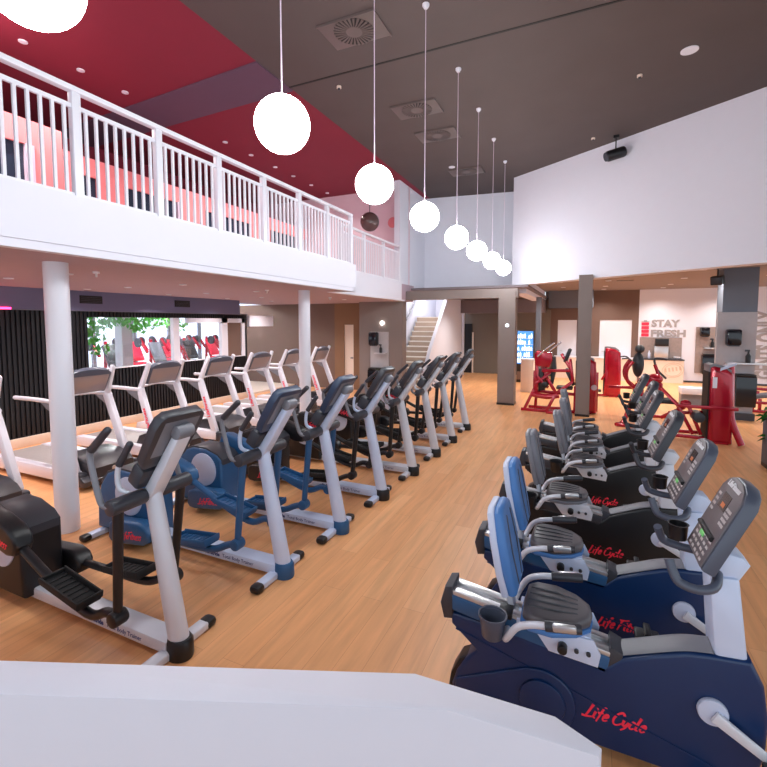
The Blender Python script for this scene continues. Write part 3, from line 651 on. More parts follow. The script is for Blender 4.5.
# ================================================================== ELLIPTICAL TRAINERS
def elliptical(pl, sil, phase, label):
    t = thing('elliptical_trainer', label, 'elliptical trainer', (0, 0, 0), 0, 'elliptical trainers in a diagonal row')
    r = MB().mm((-2.0, -.07, .03), (-.04, .07, .11), .015).build('base_rail', sil, t)
    MB().text('Fit Stride', .042, TX((-.68, -.0705, .07)), bold=.002, depth=.001).build('lettering', M['navytxt'], r)
    MB().text('Total Body Trainer', .042, TX((-.41, -.0705, .07)), depth=.001).build('lettering', M['navytxt'], r)
    for nm, x, w in (('front_foot', -.05, .24), ('rear_foot', -2.0, .27)):
        f = MB().mm((x - .04, -w, .005), (x + .04, w, .055), .012).build(nm, sil, t)
        for s in (-1, 1): MB().box((x, s * (w + .02), .03), (.09, .09, .06), .025).build('foot_cap', M['black'], f)
    MB().lathe([(.076, 0), (.08, .02), (.078, .10), (.066, .118), (.05, .118)], (.0, 0, 0), 28, 1.05, .9).build('base_boot', pl, t)
    MB().tube([(.0, 0, .06), (-.09, 0, .5), (-.19, 0, .99)], [.056, .053, .045], 18, flat=1.15).build('upright', sil, t)
    MB().beam((-.215, 0, .93), (.07, 0, 1.35), .10, .075, .015, h1=.055).build('neck', sil, t)
    MB().cyl((.075, -.055, 1.375), (.075, .055, 1.375), .042, n=20, bev=.008).build('neck_knuckle', M['grey'], t)
    # console
    dv = Vector((.19, 0, .30)).normalized(); nv = Vector((-dv.z, 0, dv.x))   # along, facing the user
    R = Matrix((dv, Vector((0, 1, 0)), dv.cross(Vector((0, 1, 0))))).transposed()
    c = Vector((-.025, 0, 1.335))
    k = MB()
    poly = [(-.19, -.125), (-.19, .125), (-.14, .15), (.10, .165), (.16, .155), (.19, .12), (.19, -.12), (.16, -.155), (.10, -.165), (-.14, -.15)]
    k.prism(poly, -.035, .03, 'z', .012)
    k.xf(Matrix.Translation(c) @ R.to_4x4()); con = k.build('console', M['charcoal'] if pl is M['black'] else M['slateblue'], t)
    MB().mm((-.10, -.12, -.037), (.15, .12, -.033)).xf(Matrix.Translation(c) @ R.to_4x4()).build('back_panel', M['grey'], con)
    MB().mm((-.13, -.13, .030), (.15, .13, .034)).xf(Matrix.Translation(c) @ R.to_4x4()).build('face_panel', M['face'], con)
    MB().mm((-.02, -.10, .034), (.12, .10, .037)).xf(Matrix.Translation(c) @ R.to_4x4()).build('screen', M['screen'], con)
    MB().box((-.20, 0, 1.10), (.10, .22, .14), .02, rot=(0, .55, 0)).build('holder_tray', M['charcoal'], t)
    MB().cyl((-.2, -.27, .97), (-.2, -.05, .97), .046, n=22, bev=.008).cyl((-.2, .05, .97), (-.2, .27, .97), .046, n=22, bev=.008).cyl((-.2, -.06, .97), (-.2, .06, .97), .04, n=20).build('pivot_shaft', M['charcoal'], t)
    O = Vector((-1.6, 0, .40)); rad = .25; P = Vector((-.2, 0, .97)); L = 1.36; la = .67
    for s in (-1, 1):
        ph = phase if s < 0 else phase + PI
        Nn = O + Vector((math.cos(ph), 0, math.sin(ph))) * rad
        d = (P - Nn); D = d.length; d.normalize()
        a = (L * L - la * la + D * D) / (2 * D); h = math.sqrt(max(L * L - a * a, 0)); pr = Vector((d.z, 0, -d.x))
        J = Nn + d * a + pr * h
        y = s * .215
        Y = Vector((0, y, 0))
        arm = MB().tube([P + Y, P * .5 + J * .5 + Y, J + Y], [.03, .027, .025], 12).build('swing_arm', pl, t)
        MB().cyl(J + Y - Vector((0, .045, 0)), J + Y + Vector((0, .045, 0)), .045, n=18, bev=.012).build('joint', M['black'] if pl is M['black'] else pl, arm)
        u = (J - Nn).normalized(); w = Vector((-u.z, 0, u.x))
        drop = .04 + (.05 if math.sin(ph) > 0 else 0)
        A = Nn + u * .25; B = Nn + u * .70 - Vector((0, 0, drop)); C2 = Nn + u * 1.08 - Vector((0, 0, drop + .03)); 
        MB().tube([A + Y, B + Y, C2 + Y, J - u * .1 - Vector((0, 0, .02)) + Y, J + Y], [.028, .028, .028, .028, .026], 12, smooth=5).build('pedal_link', pl, t)
        # crank cover
        q = MB()
        pts = [(-.10, -.05), (-.07, -.09), (.0, -.105), (.34, -.10), (.41, -.07), (.43, .0), (.40, .06), (.32, .095), (.0, .105), (-.07, .08)]
        q.prism(pts, -.06, .06, 'y', .025, 3)
        RM = Matrix((u, Vector((0, 1, 0)), w)).transposed().to_4x4()
        q.xf(Matrix.Translation(Nn + Y) @ RM); cv = q.build('crank_cover', pl, t)
        if s < 0:
            MB().script('LifeFitness', .062, Matrix.Translation(Nn + Y) @ RM @ TX((.21, -.0612, -.02)), w=.07).build('logo', M['redtxt'], cv)
        # pedal
        pc = Nn + u * .91 - Vector((0, 0, drop - .035)) + Vector((0, y, 0))
        q = MB().mm((-.19, -.075, -.02), (.19, .075, .0), .012)
        q.mm((-.19, -.08, -.005), (.19, -.068, .035), .005).mm((-.19, .068, -.005), (.19, .08, .035), .005).mm((.178, -.08, -.005), (.192, .08, .04), .005).mm((-.192, -.08, -.005), (-.178, .08, .025), .004)
        for i in range(7): q.mm((-.15 + i * .045, -.06, 0), (-.13 + i * .045, .06, .006))
        tilt = math.atan2(-u.z, u.x)
        q.xf(Matrix.Translation(pc) @ Matrix.Rotation(tilt * .8, 4, 'Y')); q.build('pedal', M['rubber'] if pl is M['black'] else pl, t)
        # handles
        yb = s * .25
        hb = MB().tube([(-.2, s * .25, .97), (-.265, s * .262, .98), (-.30, s * .265, 1.06), (-.345, s * .265, 1.21), (-.35, s * .265, 1.27), (-.33, s * .265, 1.30)], .017, 10, smooth=5).build('handlebar', M['grey'], t)
        MB().tube([(-.335, s * .265, 1.285), (-.19, s * .265, 1.41)], [.023, .021], 12).sph((-.19, s * .265, 1.41), .021, seg=12, ring=8).build('grip', M['charcoal'], hb)
        fh = MB().tube([(-.2, s * .10, .99), (-.27, s * .15, 1.03), (-.275, s * .16, 1.12), (-.25, s * .16, 1.2)], .015, 10, smooth=5).build('fixed_handle', sil, t)
        MB().tube([(-.255, s * .16, 1.18), (-.16, s * .16, 1.31)], [.022, .02], 12).sph((-.16, s * .16, 1.31), .02, seg=12, ring=8).build('grip', M['charcoal'], fh)
    sh = MB().prism([(-1.36, .06), (-1.36, .55), (-1.42, .60), (-1.58, .65), (-1.75, .655), (-1.90, .60), (-2.0, .48), (-2.05, .30), (-2.06, .06)], -.14, .14, 'y', .03, 3).build('drive_shroud', pl, t)
    tp = MB().prism([(-1.35, .50), (-1.35, .56), (-1.415, .612), (-1.58, .664), (-1.76, .669), (-1.91, .615), (-2.01, .5), (-1.97, .47), (-1.88, .57), (-1.74, .62), (-1.58, .615), (-1.44, .57)], -.125, .125, 'y', .01).build('shroud_top', M['charcoal'], sh)
    for s in (-1, 1):
        MB().cyl((-1.6, s * .13, .43), (-1.6, s * .152, .43), .175, n=40, bev=.006).build('side_disc', M['lilac'] if pl is not M['black'] else M['lilac'], sh)
    return t
caps = [(-2.17, 1.83), (-2.12, 2.78), (-2.08, 3.61), (-2.05, 4.50), (-2.02, 5.40), (-2.0, 6.30), (-1.98, 7.15), (-1.98, 8.11)]
near_hi = math.radians(80); near_lo = math.radians(-95)
e1 = elliptical(M['black'], M['silver'], near_hi, 'black elliptical trainer nearest the parapet, in front of the white column')
e1.location = (caps[0][0], caps[0][1], 0)
e2 = elliptical(M['steelblue'], M['silver_blue'], near_lo, 'blue elliptical trainer second in the row from the parapet'); e2.location = (*caps[1], 0)
e3 = dup(e2, (*caps[2], 0), 'blue elliptical trainer third in the row from the parapet')
e4 = elliptical(M['black'], M['silver_blue'], near_lo, 'black elliptical trainer fourth in the row, just behind the two blue ones'); e4.location = (*caps[3], 0)
e5 = elliptical(M['black'], M['silver'], near_hi, 'black elliptical trainer fifth in the row from the parapet'); e5.location = (*caps[4], 0)
dup(e5, (*caps[5], 0), 'black elliptical trainer sixth in the row from the parapet')
dup(e5, (*caps[6], 0), 'black elliptical trainer next to last in the row, near the stairs')
dup(e5, (*caps[7], 0), 'black elliptical trainer last in the row, nearest the stairs')

# ================================================================== TREADMILLS
def treadmill(label):
    t = thing('treadmill', label, 'treadmill', (0, 0, 0), 0, 'treadmills along the slatted wall')
    MB().mm((-1.86, -.27, .10), (-.45, .27, .19), .01).build('running_belt', M['belt'], t)
    MB().mm((-1.9, -.28, .05), (-.2, .28, .12)).build('deck_frame', M['black'], t)
    for s in (-1, 1):
        r = MB().prism([(-1.93, .09), (-1.90, .19), (-1.80, .215), (-.05, .215), (.0, .17), (-.02, .07), (-1.9, .06)], s * .27, s * .38, 'y', .015).build('side_rail', M['white_gloss'], t)
        MB().box((.03, s * .325, .135), (.12, .115, .15), .03).build('rail_cap', M['charcoal'], r)
        u = MB().beam((-.06, s * .335, .19), (-.40, s * .315, 1.06), .075, .12, .02, h1=.105).build('upright', M['white_gloss'], t)
        if s < 0:
            ax = Vector((-.34, .02, .87)).normalized()
            Rm = Matrix((ax, Vector((ax.z, 0, -ax.x)) * -1, Vector((0, -1, 0)))).transposed().to_4x4()
            MB().text('LifeFitness', .085, Matrix.Translation((-.215, -.3655, .6)) @ Rm, shear=.2, bold=.002, depth=.001).build('logo', M['redtxt'], u)
        MB().beam((-.40, s * .31, 1.02), (-.215, s * .29, 1.43), .05, .085, .015, h1=.06).build('console_arm', M['white_gloss'], t)
        h = MB().tube([(-.36, s * .34, 1.03), (-.8, s * .345, 1.035), (-1.22, s * .345, 1.03)], .027, 12).sph((-1.22, s * .345, 1.03), .027, seg=12, ring=8).build('handrail', M['silver'], t)
        MB().prism([(-.40, 1.02), (-.68, 1.02), (-.55, .94), (-.38, .86)], s * .325, s * .355, 'y', .006).build('handrail_gusset', M['grey'], h)
    dv = Vector((.18, 0, .36)).normalized(); yv = Vector((0, 1, 0)); R = Matrix((dv, yv, dv.cross(yv))).transposed().to_4x4(); T = Matrix.Translation((-.305, 0, 1.26)) @ R
    con = MB().prism([(-.16, -.25), (-.16, .25), (.11, .27), (.16, .20), (.185, .08), (.185, -.08), (.16, -.20), (.11, -.27)], -.05, .02, 'z', .015).xf(T).build('console', M['rim'], t)
    MB().mm((-.145, -.235, -.056), (.095, .235, -.045), .004).xf(T).build('back_panel', M['conback'], con)
    MB().mm((-.11, -.22, .018), (.13, .22, .026), .004).xf(T).build('screen', M['screen'], con)
    MB().tube([(-.40, -.31, 1.06), (-.47, 0, 1.08), (-.40, .31, 1.06)], .02, 10, smooth=5).build('front_bar', M['silver'], t)
    hd = MB().prism([(-.58, .10), (-.58, .22), (-.52, .33), (-.38, .375), (-.1, .365), (.06, .32), (.15, .25), (.16, .07), (.0, .05)], -.275, .275, 'y', .02, 3).build('motor_hood', M['hood'], t)
    MB().cyl((.155, 0, .2), (.168, 0, .2), .03, n=20).build('emblem', M['alu'], hd)
    MB().prism([(.0, .05), (.14, .05), (.17, .12), (.1, .17), (0, .17)], -.38, .38, 'y', .02).build('front_bumper', M['charcoal'], t)
    for x in (-.25, -1.75):
        for s in (-1, 1): MB().cyl((x, s * .2, .03), (x, s * .26, .03), .03, n=14).build('wheel', M['rubber'], t)
    return t
tl = ['white treadmill at the left frame edge, in front of the first column', 'white treadmill behind the front column, second from the front', 'white treadmill third from the front, under the window',
      'white treadmill fourth from the front, under the middle window pane', 'white treadmill fifth from the front, at the brown blind', 'white treadmill sixth from the front, before the rear column', 'white treadmill last in the row, beyond the rear column']
t0 = treadmill(tl[0])
ty = [2.32, 3.58, 4.70, 5.80, 6.86, 7.92, 9.05]
for i, y in enumerate(ty):
    if i == 0: t0.location = (-5.45, y, 0)
    else: dup(t0, (-5.45, y, 0), tl[i])

# ================================================================== RECUMBENT BIKES
SEATPARTS = ('seat', 'backrest', 'backrest_post', 'armrest', 'cup_holder', 'carriage')
def bike(shell, pad, post, logo, label):
    t = thing('recumbent_bike', label, 'exercise bike', (0, 0, 0), 0, 'recumbent bikes in a row on the right')
    prof = [(-.60, .50), (-.595, .44), (-.464, .332), (-.52, .27), (-.565, .19), (-.59, .11), (-.56, .05), (.60, .05), (.67, .11), (.705, .25), (.71, .40), (.69, .54), (.645, .635), (.50, .62), (.42, .605), (.30, .555), (.18, .50), (.13, .45)]
    body = MB().prism(prof, -.095, .04, 'y', .018, 3).build('body', shell, t)
    # crease strip parallel with the rail, ring recess, lower stabiliser
    MB().beam((-.57, -.0955, .425), (.56, -.0955, .135), .006, .008).build('crease', M['black'] if shell is M['black'] else M['navy'], body)
    arc = [(-.144 + .15 * math.cos(a), .195 + .15 * math.sin(a)) for a in [math.radians(100 - 14 * k) for k in range(15)]]
    MB().prism([(-.57, .065), (-.565, .16), (-.22, .335)] + arc, -.108, -.090, 'y', .008, 3).build('moulded_cover', shell, body)
    MB().cyl((-.144, -.104, .195), (-.144, -.122, .195), .105, n=44, bev=.008).build('flywheel_boss', shell, body)
    MB().prism([(-.43, .33), (-.555, .25), (-.60, .16), (-.615, .06), (-.55, .04), (-.50, .2)], -.075, .03, 'y', .01).build('rear_fairing', M['black'], body)
    lg = MB().script(logo, .062, Matrix.Translation((.165 if logo == 'Life Cycle' else .225, -.0965, .215)) @ Matrix.Rotation(-.03, 4, 'Y') @ TX((0, 0, 0)), w=.085).build('logo', M['redtxt'], body)
    for nm, x in (('rear_foot', -.45), ('front_foot', .52)):
        MB().mm((x - .03, -.24, .0), (x + .03, .24, .05), .012).build(nm, M['black'], t)
    # rail
    a = Vector((-.62, -.025, .56)); c = Vector((.135, -.025, .45))
    ra = MB().beam(a, c, .14, .085, .01).build('rail_housing', M['charcoal'] if shell is M['black'] else M['steelblue'], t)
    up = Vector((.14, 0, .99)).normalized()
    MB().beam(a + up * .05 + Vector((0, .042, 0)), c + up * .05 + Vector((0, .042, 0)), .046, .026, .005).beam(a + up * .05 - Vector((0, .042, 0)), c + up * .05 - Vector((0, .042, 0)), .046, .026, .005).beam(a + up * .042, c + up * .042, .06, .012).build('track', M['alu'], ra)
    MB().prism([(-.635, .46), (-.655, .54), (-.63, .635), (-.59, .645), (-.585, .47)], -.10, .05, 'y', .012).build('rail_cap', M['charcoal'], ra)
    MB().prism([(.11, .42), (.14, .54), (.19, .52), (.19, .45)], -.09, .038, 'y', .008).build('rail_joint', M['charcoal'], ra)
    # arched strip to the console post
    MB().tube([(.17, -.028, .505), (.30, -.028, .56), (.42, -.028, .608), (.52, -.028, .627)], .058, 14, smooth=4, flat=.16).build('frame_strip', M['grey'], t)
    # carriage + seat
    pl_ = [(-.12, .455), (-.20, .56), (.07, .56), (.10, .50), (.09, .44)]
    cr = MB().mm((-.27, -.10, .535), (.06, .10, .565), .005).prism(pl_, -.112, -.098, 'y', .003).prism(pl_, .098, .112, 'y', .003).build('carriage', post, t)
    MB().cyl((-.06, -.15, .50), (-.06, -.11, .50), .022, n=14, bev=.004).build('lock_knob', M['black'], cr)
    for xb in (.0, .05): MB().cyl((xb, -.122, .495), (xb, -.11, .495), .010, n=12).build('bolt', M['charcoal'], cr)
    outline = [(-.24, -.12), (-.245, 0), (-.24, .12), (-.20, .16), (-.10, .165), (.0, .12), (.055, .06), (.065, 0), (.055, -.06), (.0, -.12), (-.10, -.165), (-.20, -.16)]
    se = MB().prism(outline, .575, .635, 'z', .025, 3)
    st = se.build('seat', M['seatvinyl'], t)
    q = MB()
    for yy in (-.08, -.028, .028, .08): q.tube([(-.22, yy, .634), (-.10, yy * .95, .638), (.0, yy * .7, .634)], .0045, 6)
    q.build('seat_seams', M['charcoal'], st)
    MB().prism([(x * 1.04, y_ * 1.05) for x, y_ in outline], .56, .585, 'z', .008).build('seat_pan', pad, st)
    # backrest
    bu = Vector((-.10, 0, .50)).normalized(); yv = Vector((0, 1, 0)); R = Matrix((yv, bu, yv.cross(bu))).transposed().to_4x4()
    T = Matrix.Translation((-.355, 0, .87)) @ R
    ol = [(-.12, -.20), (.12, -.20), (.155, -.08), (.15, .08), (.11, .20), (.07, .22), (-.07, .22), (-.11, .20), (-.15, .08), (-.155, -.08)]
    bk = MB().prism(ol, .0, .055, 'z', .022, 3).xf(T).build('backrest', pad, t)
    MB().prism([(x * 1.02, y_ * 1.02) for x, y_ in ol], -.025, .012, 'z', .01).xf(T).build('back_shell', M['lilac'] if pad is M['bluepad'] else M['grey'], bk)
    q = MB()
    for sx in (-1, 1): q.tube([(sx * .05, -.17, .056), (sx * .075, 0, .058), (sx * .05, .17, .056)], .004, 6)
    q.xf(T).build('pad_seams', M['rim'], bk)
    MB().beam((-.30, 0, .55), (-.385, 0, .98), .07, .03, .008).build('backrest_post', M['silver'], t)
    for s in (-1, 1):
        ar = MB().tube([(-.31, s * .08, .50), (-.31, s * .17, .50), (-.29, s * .205, .54), (-.25, s * .213, .60), (-.18, s * .215, .632), (-.08, s * .215, .648)], .016, 12, smooth=4).build('armrest', M['silver'], t)
        MB().tube([(-.13, s * .215, .642), (.0, s * .215, .665), (.02, s * .215, .667)], [.023, .023, .019], 12).build('grip', M['charcoal'], ar)
        MB().beam((-.10, s * .225, .652), (.0, s * .225, .669), .03, .034, .008).build('pulse_sensor', M['alu'], ar)
    cp = MB().lathe([(.045, -.10), (.05, -.095), (.062, .01), (.068, .012), (.068, .0), (.058, -.0), (.048, -.085), (.01, -.085)], (-.37, -.175, .595), 26).build('cup_holder', shell if shell is not M['navy'] else M['rim'], t)
    MB().mm((-.42, -.11, .55), (-.29, -.02, .585), .008).build('bracket', M['black'], cp)
    # crank
    for s in (-1, 1):
        ck = MB().cyl((.52, s * .093 - (.055 if s > 0 else 0), .39), (.52, s * .118 - (.055 if s > 0 else 0), .39), .055, n=32, bev=.006).build('crank_disc', M['lilac'], t)
        e = Vector((.205, 0, -.115)) if s < 0 else Vector((-.205, 0, .06))
        MB().beam((.52, s * .128 - (.06 if s > 0 else 0), .39), Vector((.52, s * .15, .39)) + e, .022, .05, .008, h1=.034).build('crank_arm', M['silver'], ck)
        pc = Vector((.52, s * .20, .39)) + e
        MB().box(pc, (.11, .09, .03), .01).box(pc + Vector((0, 0, .03)), (.03, .1, .02), .006).build('pedal', M['black'], t)
    # post, bracket, console
    MB().beam((.585, 0, .56), (.545, 0, .95), .17, .115, .015, h1=.105, w1=.14).build('console_post', post, t)
    MB().prism([(.50, .86), (.58, .90), (.635, 1.01), (.61, 1.04), (.55, 1.05), (.50, .98)], -.055, .055, 'y', .01).build('console_bracket', post, t)
    dv = Vector((.155, 0, .355)).normalized(); nn = dv.cross(yv)      # nn points forward/down
    R = Matrix((dv, yv, nn)).transposed().to_4x4(); T = Matrix.Translation((.525, 0, 1.17)) @ R
    hw = .135
    con = MB().prism([(-.19, -hw), (-.19, hw), (.13, hw), (.175, hw * .75), (.195, hw * .35), (.195, -hw * .35), (.175, -hw * .75), (.13, -hw)], -.055, .0, 'z', .010).xf(T).build('console', M['rim'] if shell is M['navy'] else M['charcoal'], t)
    MB().prism([(-.183, -hw * .93), (-.183, hw * .93), (.127, hw * .93), (.168, hw * .7), (.187, hw * .33), (.187, -hw * .33), (.168, -hw * .7), (.127, -hw * .93)], -.002, .006, 'z', .002).xf(T).build('face_panel', M['face'], con)
    MB().mm((.045, -.04, .004), (.115, .05, .008)).xf(T).build('screen', M['screen'], con)
    for j in range(3):
        q = MB()
        for i in range(4): q.mm((-.005 + .022 * i, -.105 + j * .02, .004), (.008 + .022 * i, -.091 + j * .02, .008))
        q.xf(T).build('button_strip', M['key'], con)
    q = MB()
    for i in range(4): q.mm((.01 + i * .025, .075, .004), (.022 + i * .025, .105, .008))
    q.xf(T).build('button_strip', M['key'], con)
    for j in range(5):
        q = MB()
        for i in range(4): q.mm((-.17 + i * .028, -.10 + j * .042, .004), (-.158 + i * .028, -.075 + j * .042, .008))
        q.xf(T).build('button_strip', M['key'], con)
    MB().mm((-.10, .0, .004), (-.08, .05, .009)).xf(T).build('led', M['green_led'], con)
    MB().mm((.055, -.02, .004), (.075, .02, .009)).xf(T).build('display_glow', M['orange_led'], con)
    MB().text('LifeFitness', .036, T @ Matrix.Translation((.155, 0, .008)) @ Matrix(((0, 1, 0, 0), (-1, 0, 0, 0), (0, 0, 1, 0), (0, 0, 0, 1))), shear=.3, bold=.001, depth=.001).build('badge', M['whitetxt'], con)
    MB().tube([T @ Vector((-.065, -.10, .010)), T @ Vector((-.065, .10, .010))], .012, 8).build('reading_ledge', M['black'], con)
    MB().lathe([(.03, -.05), (.045, -.045), (.05, .02), (.055, .025), (.046, .025), (.04, -.03), (.01, -.03)], (.415, .15, 1.04), 20, .8, .8).build('bottle_holder', M['black'], t)
    hb = MB().tube([(.335, -.16, 1.03), (.35, -.18, .985), (.37, -.19, .955), (.43, -.19, .94), (.49, -.16, .945), (.52, -.08, .955), (.53, 0, .955), (.52, .08, .955), (.49, .16, .945), (.43, .19, .94), (.37, .19, .955), (.35, .18, .985), (.335, .16, 1.03)], .018, 12, smooth=4).build('front_handlebar', M['charcoal'] if shell is M['black'] else M['rim'], t)
    return t
bl = ['navy recumbent bike nearest the parapet', 'navy recumbent bike second from the parapet', 'black recumbent bike third from the parapet, beside the second navy bike',
      'black recumbent bike fourth from the parapet, with its seat slid forward', 'black recumbent bike fifth from the parapet', 'black recumbent bike sixth from the parapet, nearest the red machines']
by = [2.26, 2.97, 3.88, 4.97, 5.76, 6.52]; bx = [0, .018, .017, .04, .10, .093]; bs = [0, -.06, -.03, .09, .05, .03]
B1 = bike(M['navy'], M['bluepad'], M['silver_blue'], 'Life Cycle', bl[0])
B2 = bike(M['navy'], M['bluepad'], M['silver_blue'], 'Life Fitness', bl[1])
B3 = bike(M['black'], M['greypad'], M['silver'], 'Life Cycle', bl[2])
BK = [B1, B2, B3] + [dup(B3, (0, 0, 0), bl[i]) for i in (3, 4, 5)]
for o, x, y, s in zip(BK, bx, by, bs):
    o.location = (x, y, 0)
    for ch in o.children:
        if ch.name.split('.')[0] in SEATPARTS: ch.location = (s, 0, -s * .18)

# ================================================================== RED STRENGTH MACHINES
def bars(lst, r=.032, w=.06):
    b = MB()
    for a, c in lst: b.beam(a, c, w, w, .008)
    return b
# plate loaded press behind the taupe column
t = thing('chest_press', 'red press machine with chrome levers beside the grey brown column', 'strength machine', (-.68, 10.45, 0))
bars([((-.62, 0, .03), (.1, .0, .03)), ((-.55, .0, .03), (-.35, .05, .5)), ((-.35, .05, .5), (-.30, .05, .6)), ((-.08, -.15, .03), (.12, -.1, .45)), ((.12, -.1, .45), (.45, -.05, .72)), ((.45, -.05, .72), (.38, .0, 1.2)), ((-.35, .1, .45), (.5, .1, .42)), ((-.2, .05, .92), (.42, .0, .95)), ((-.08, -.15, .03), (.2, -.15, .03)), ((.42, 0, .95), (.2, .1, 1.3)), ((.1, .12, .03), (.5, .12, .03)), ((.5, .1, .05), (.5, .1, .6)), ((-.5, .4, .03), (.26, .4, .03)), ((-.35, .4, .03), (-.3, .4, .9))], w=.065).build('frame', M['red'], t)
MB().prism([(-.34, 1.02), (-.36, 1.30), (-.30, 1.37), (.0, 1.33), (.03, 1.18), (-.04, 1.0)], -.04, .28, 'y', .03).build('weight_guard', M['red'], t)
bars([((-.30, .0, 1.05), (-.30, .0, .42)), ((-.12, .24, 1.05), (-.16, .24, .42)), ((-.30, 0, .8), (-.05, 0, .55)), ((-.32, -.02, .62), (.0, .1, .9)), ((-.2, .1, 1.0), (.05, .1, .5)), ((-.05, -.08, .75), (.12, -.08, .45)), ((-.36, .2, .9), (-.36, .2, .4))], w=.06).build('lever_frame', M['red'], t)
MB().prism([(-.26, .45), (-.26, .95), (-.18, .98), (-.12, .5)], .02, .2, 'y', .02).build('stack_cover', M['black'], t)
MB().tube([(-.40, -.06, .40), (-.1, -.06, .36), (.18, -.06, .40)], .06, 12, smooth=4).build('foot_roller', M['red'], t)
for y_, x0_ in ((-.06, -.28), (.26, -.16)):
    MB().tube([(x0_, y_, 1.24), (x0_ + .16, y_, 1.40), (x0_ + .34, y_, 1.55)], .02, 10).build('lever', M['chrome'], t)
MB().prism([(-.02, .62), (.04, .60), (.10, .95), (.08, 1.22), (.02, 1.24), (.0, 1.0)], .05, .33, 'y', .02).build('chest_pad', M['padblack'], t)
MB().beam((.30, .12, .98), (.47, .12, .62), .26, .07, .03).build('back_pad', M['padblack'], t)
MB().beam((.27, .12, 1.12), (.38, .12, 1.42), .2, .08, .03).build('head_pad', M['padblack'], t)
MB().box((.28, .12, .56), (.34, .3, .07), .03).build('seat', M['padblack'], t)
for k, y_ in enumerate((-.10, .32)): MB().cyl((-.12, y_, .62), (-.12, y_ + .05, .62), .07, n=26, bev=.01).build('weight_plate', M['black'], t)
def tower(name, label, loc, h, w, d, rz=0.0, card=True):
    t = thing(name, label, 'strength machine', loc, rz)
    MB().prism([(-w / 2, 0), (-w / 2, h * .98), (-w / 2 + .05, h), (w * .1, h * .97), (w * .38, h * .9), (w * .44, h * .55), (w * .45, 0)], -d / 2, d / 2, 'y', .075, 4).build('weight_tower', M['red'], t)
    MB().prism([(-w / 2 - .012, h * .9), (-w / 2 - .012, h + .01), (-w / 2 + .05, h + .03), (w * .1, h * 1.0), (w * .3, h * .95), (w * .3, h * .92), (-w / 2 + .05, h * .97)], -d / 2 + .05, d / 2 - .05, 'y', .01).build('top_cap', M['grey'], t)
    MB().mm((-w / 2 - .02, -d / 2 + .05, .05), (-w / 2 + .005, d / 2 - .05, h * .92)).build('weight_stack', M['ventdark'], t)
    MB().mm((-.1, -d / 2 - .012, .0), (.1, d / 2 + .012, .035)).build('foot', M['red'], t)
    if card: MB().mm((-w / 2 + .03, -d / 2 - .004, h * .72), (-w / 2 + .09, -d / 2 + .002, h * .86)).build('placard', M['white_gloss'], t)
    return t
t = tower('weight_machine', 'red weight tower with round white label behind the grey brown column', (.05, 10.85, 0), 1.24, .44, .4)
MB().cyl((.14, -.215, .58), (.14, -.2, .58), .06, n=24).build('round_label', M['frame_pale'], t)
bars([((.2, -.05, .03), (.2, -.05, .9))], w=.05).build('front_post', M['red'], t)
t = tower('weight_machine', 'red weight tower standing before the wide white door', (.69, 13.5, 0), 1.32, .42, .42, card=False)
bars([((-.5, -.2, .04), (-.15, -.2, .04)), ((-.45, -.3, .04), (-.45, 0, .04)), ((-.2, -.2, .04), (-.15, -.2, .7)), ((-.15, -.22, .7), (-.28, -.22, .45))], w=.05).build('base_frame', M['red'], t)
MB().box((-.42, -.2, .16), (.28, .24, .06), .02).build('seat', M['padblack'], t); MB().cyl((-.42, -.2, .04), (-.42, -.2, .14), .03, n=12).build('seat_post', M['red'], t)
# abdominal machine with tall black pad
t = thing('crunch_machine', 'red crunch machine with tall black back pad and head roll', 'strength machine', (1.0, 10.6, 0))
MB().sph((.0, 0, 1.12), .26, (.42, .55, 1.0)).build('back_pad', M['padblack'], t)
MB().sph((.02, 0, 1.44), .09, (1, 1.5, 1.0)).build('head_pad', M['padblack'], t)
for s in (-1, 1):
    ar = MB().tube([(-.02, s * .24, .62), (-.2, s * .27, .80), (-.22, s * .28, 1.02), (-.12, s * .28, 1.2)], .035, 12, smooth=5).build('lift_arm', M['red'], t)
    MB().tube([(-.12, s * .28, 1.18), (-.2, s * .28, 1.26), (-.32, s * .28, 1.25)], .016, 10, smooth=3).build('grip', M['charcoal'], ar)
MB().tube([(.52, .1, .84), (.36, .1, 1.02), (.30, .1, 1.22), (.38, .1, 1.25), (.52, .1, 1.23)], .022, 10, smooth=4).build('hand_lever', M['charcoal'], t)
MB().tube([(.40, .1, .80), (.36, .1, .98), (.31, .1, 1.12)], .034, 10, smooth=3).build('lever_sleeve', M['red'], t)
MB().box((.22, 0, .74), (.44, .36, .14), .05, rot=(0, .15, 0)).build('seat', M['red'], t)
MB().sph((.30, -.05, .84), .15, (1.0, .8, .7)).build('knee_guard', M['red'], t)
MB().tube([(.0, -.05, .72), (-.12, -.3, .40), (-.28, -.75, .06), (-.42, -1.0, .03)], .042, 12, smooth=5).build('front_leg', M['red'], t)
bars([((-.1, .2, .03), (.8, .2, .03)), ((.1, .1, .03), (.1, .1, .7)), ((-.42, -1.02, .03), (.15, -1.0, .03)), ((-.52, .2, .6), (.0, .1, .62)), ((.1, 0, .06), (.1, -1.0, .04))], w=.06).build('base_frame', M['red'], t)
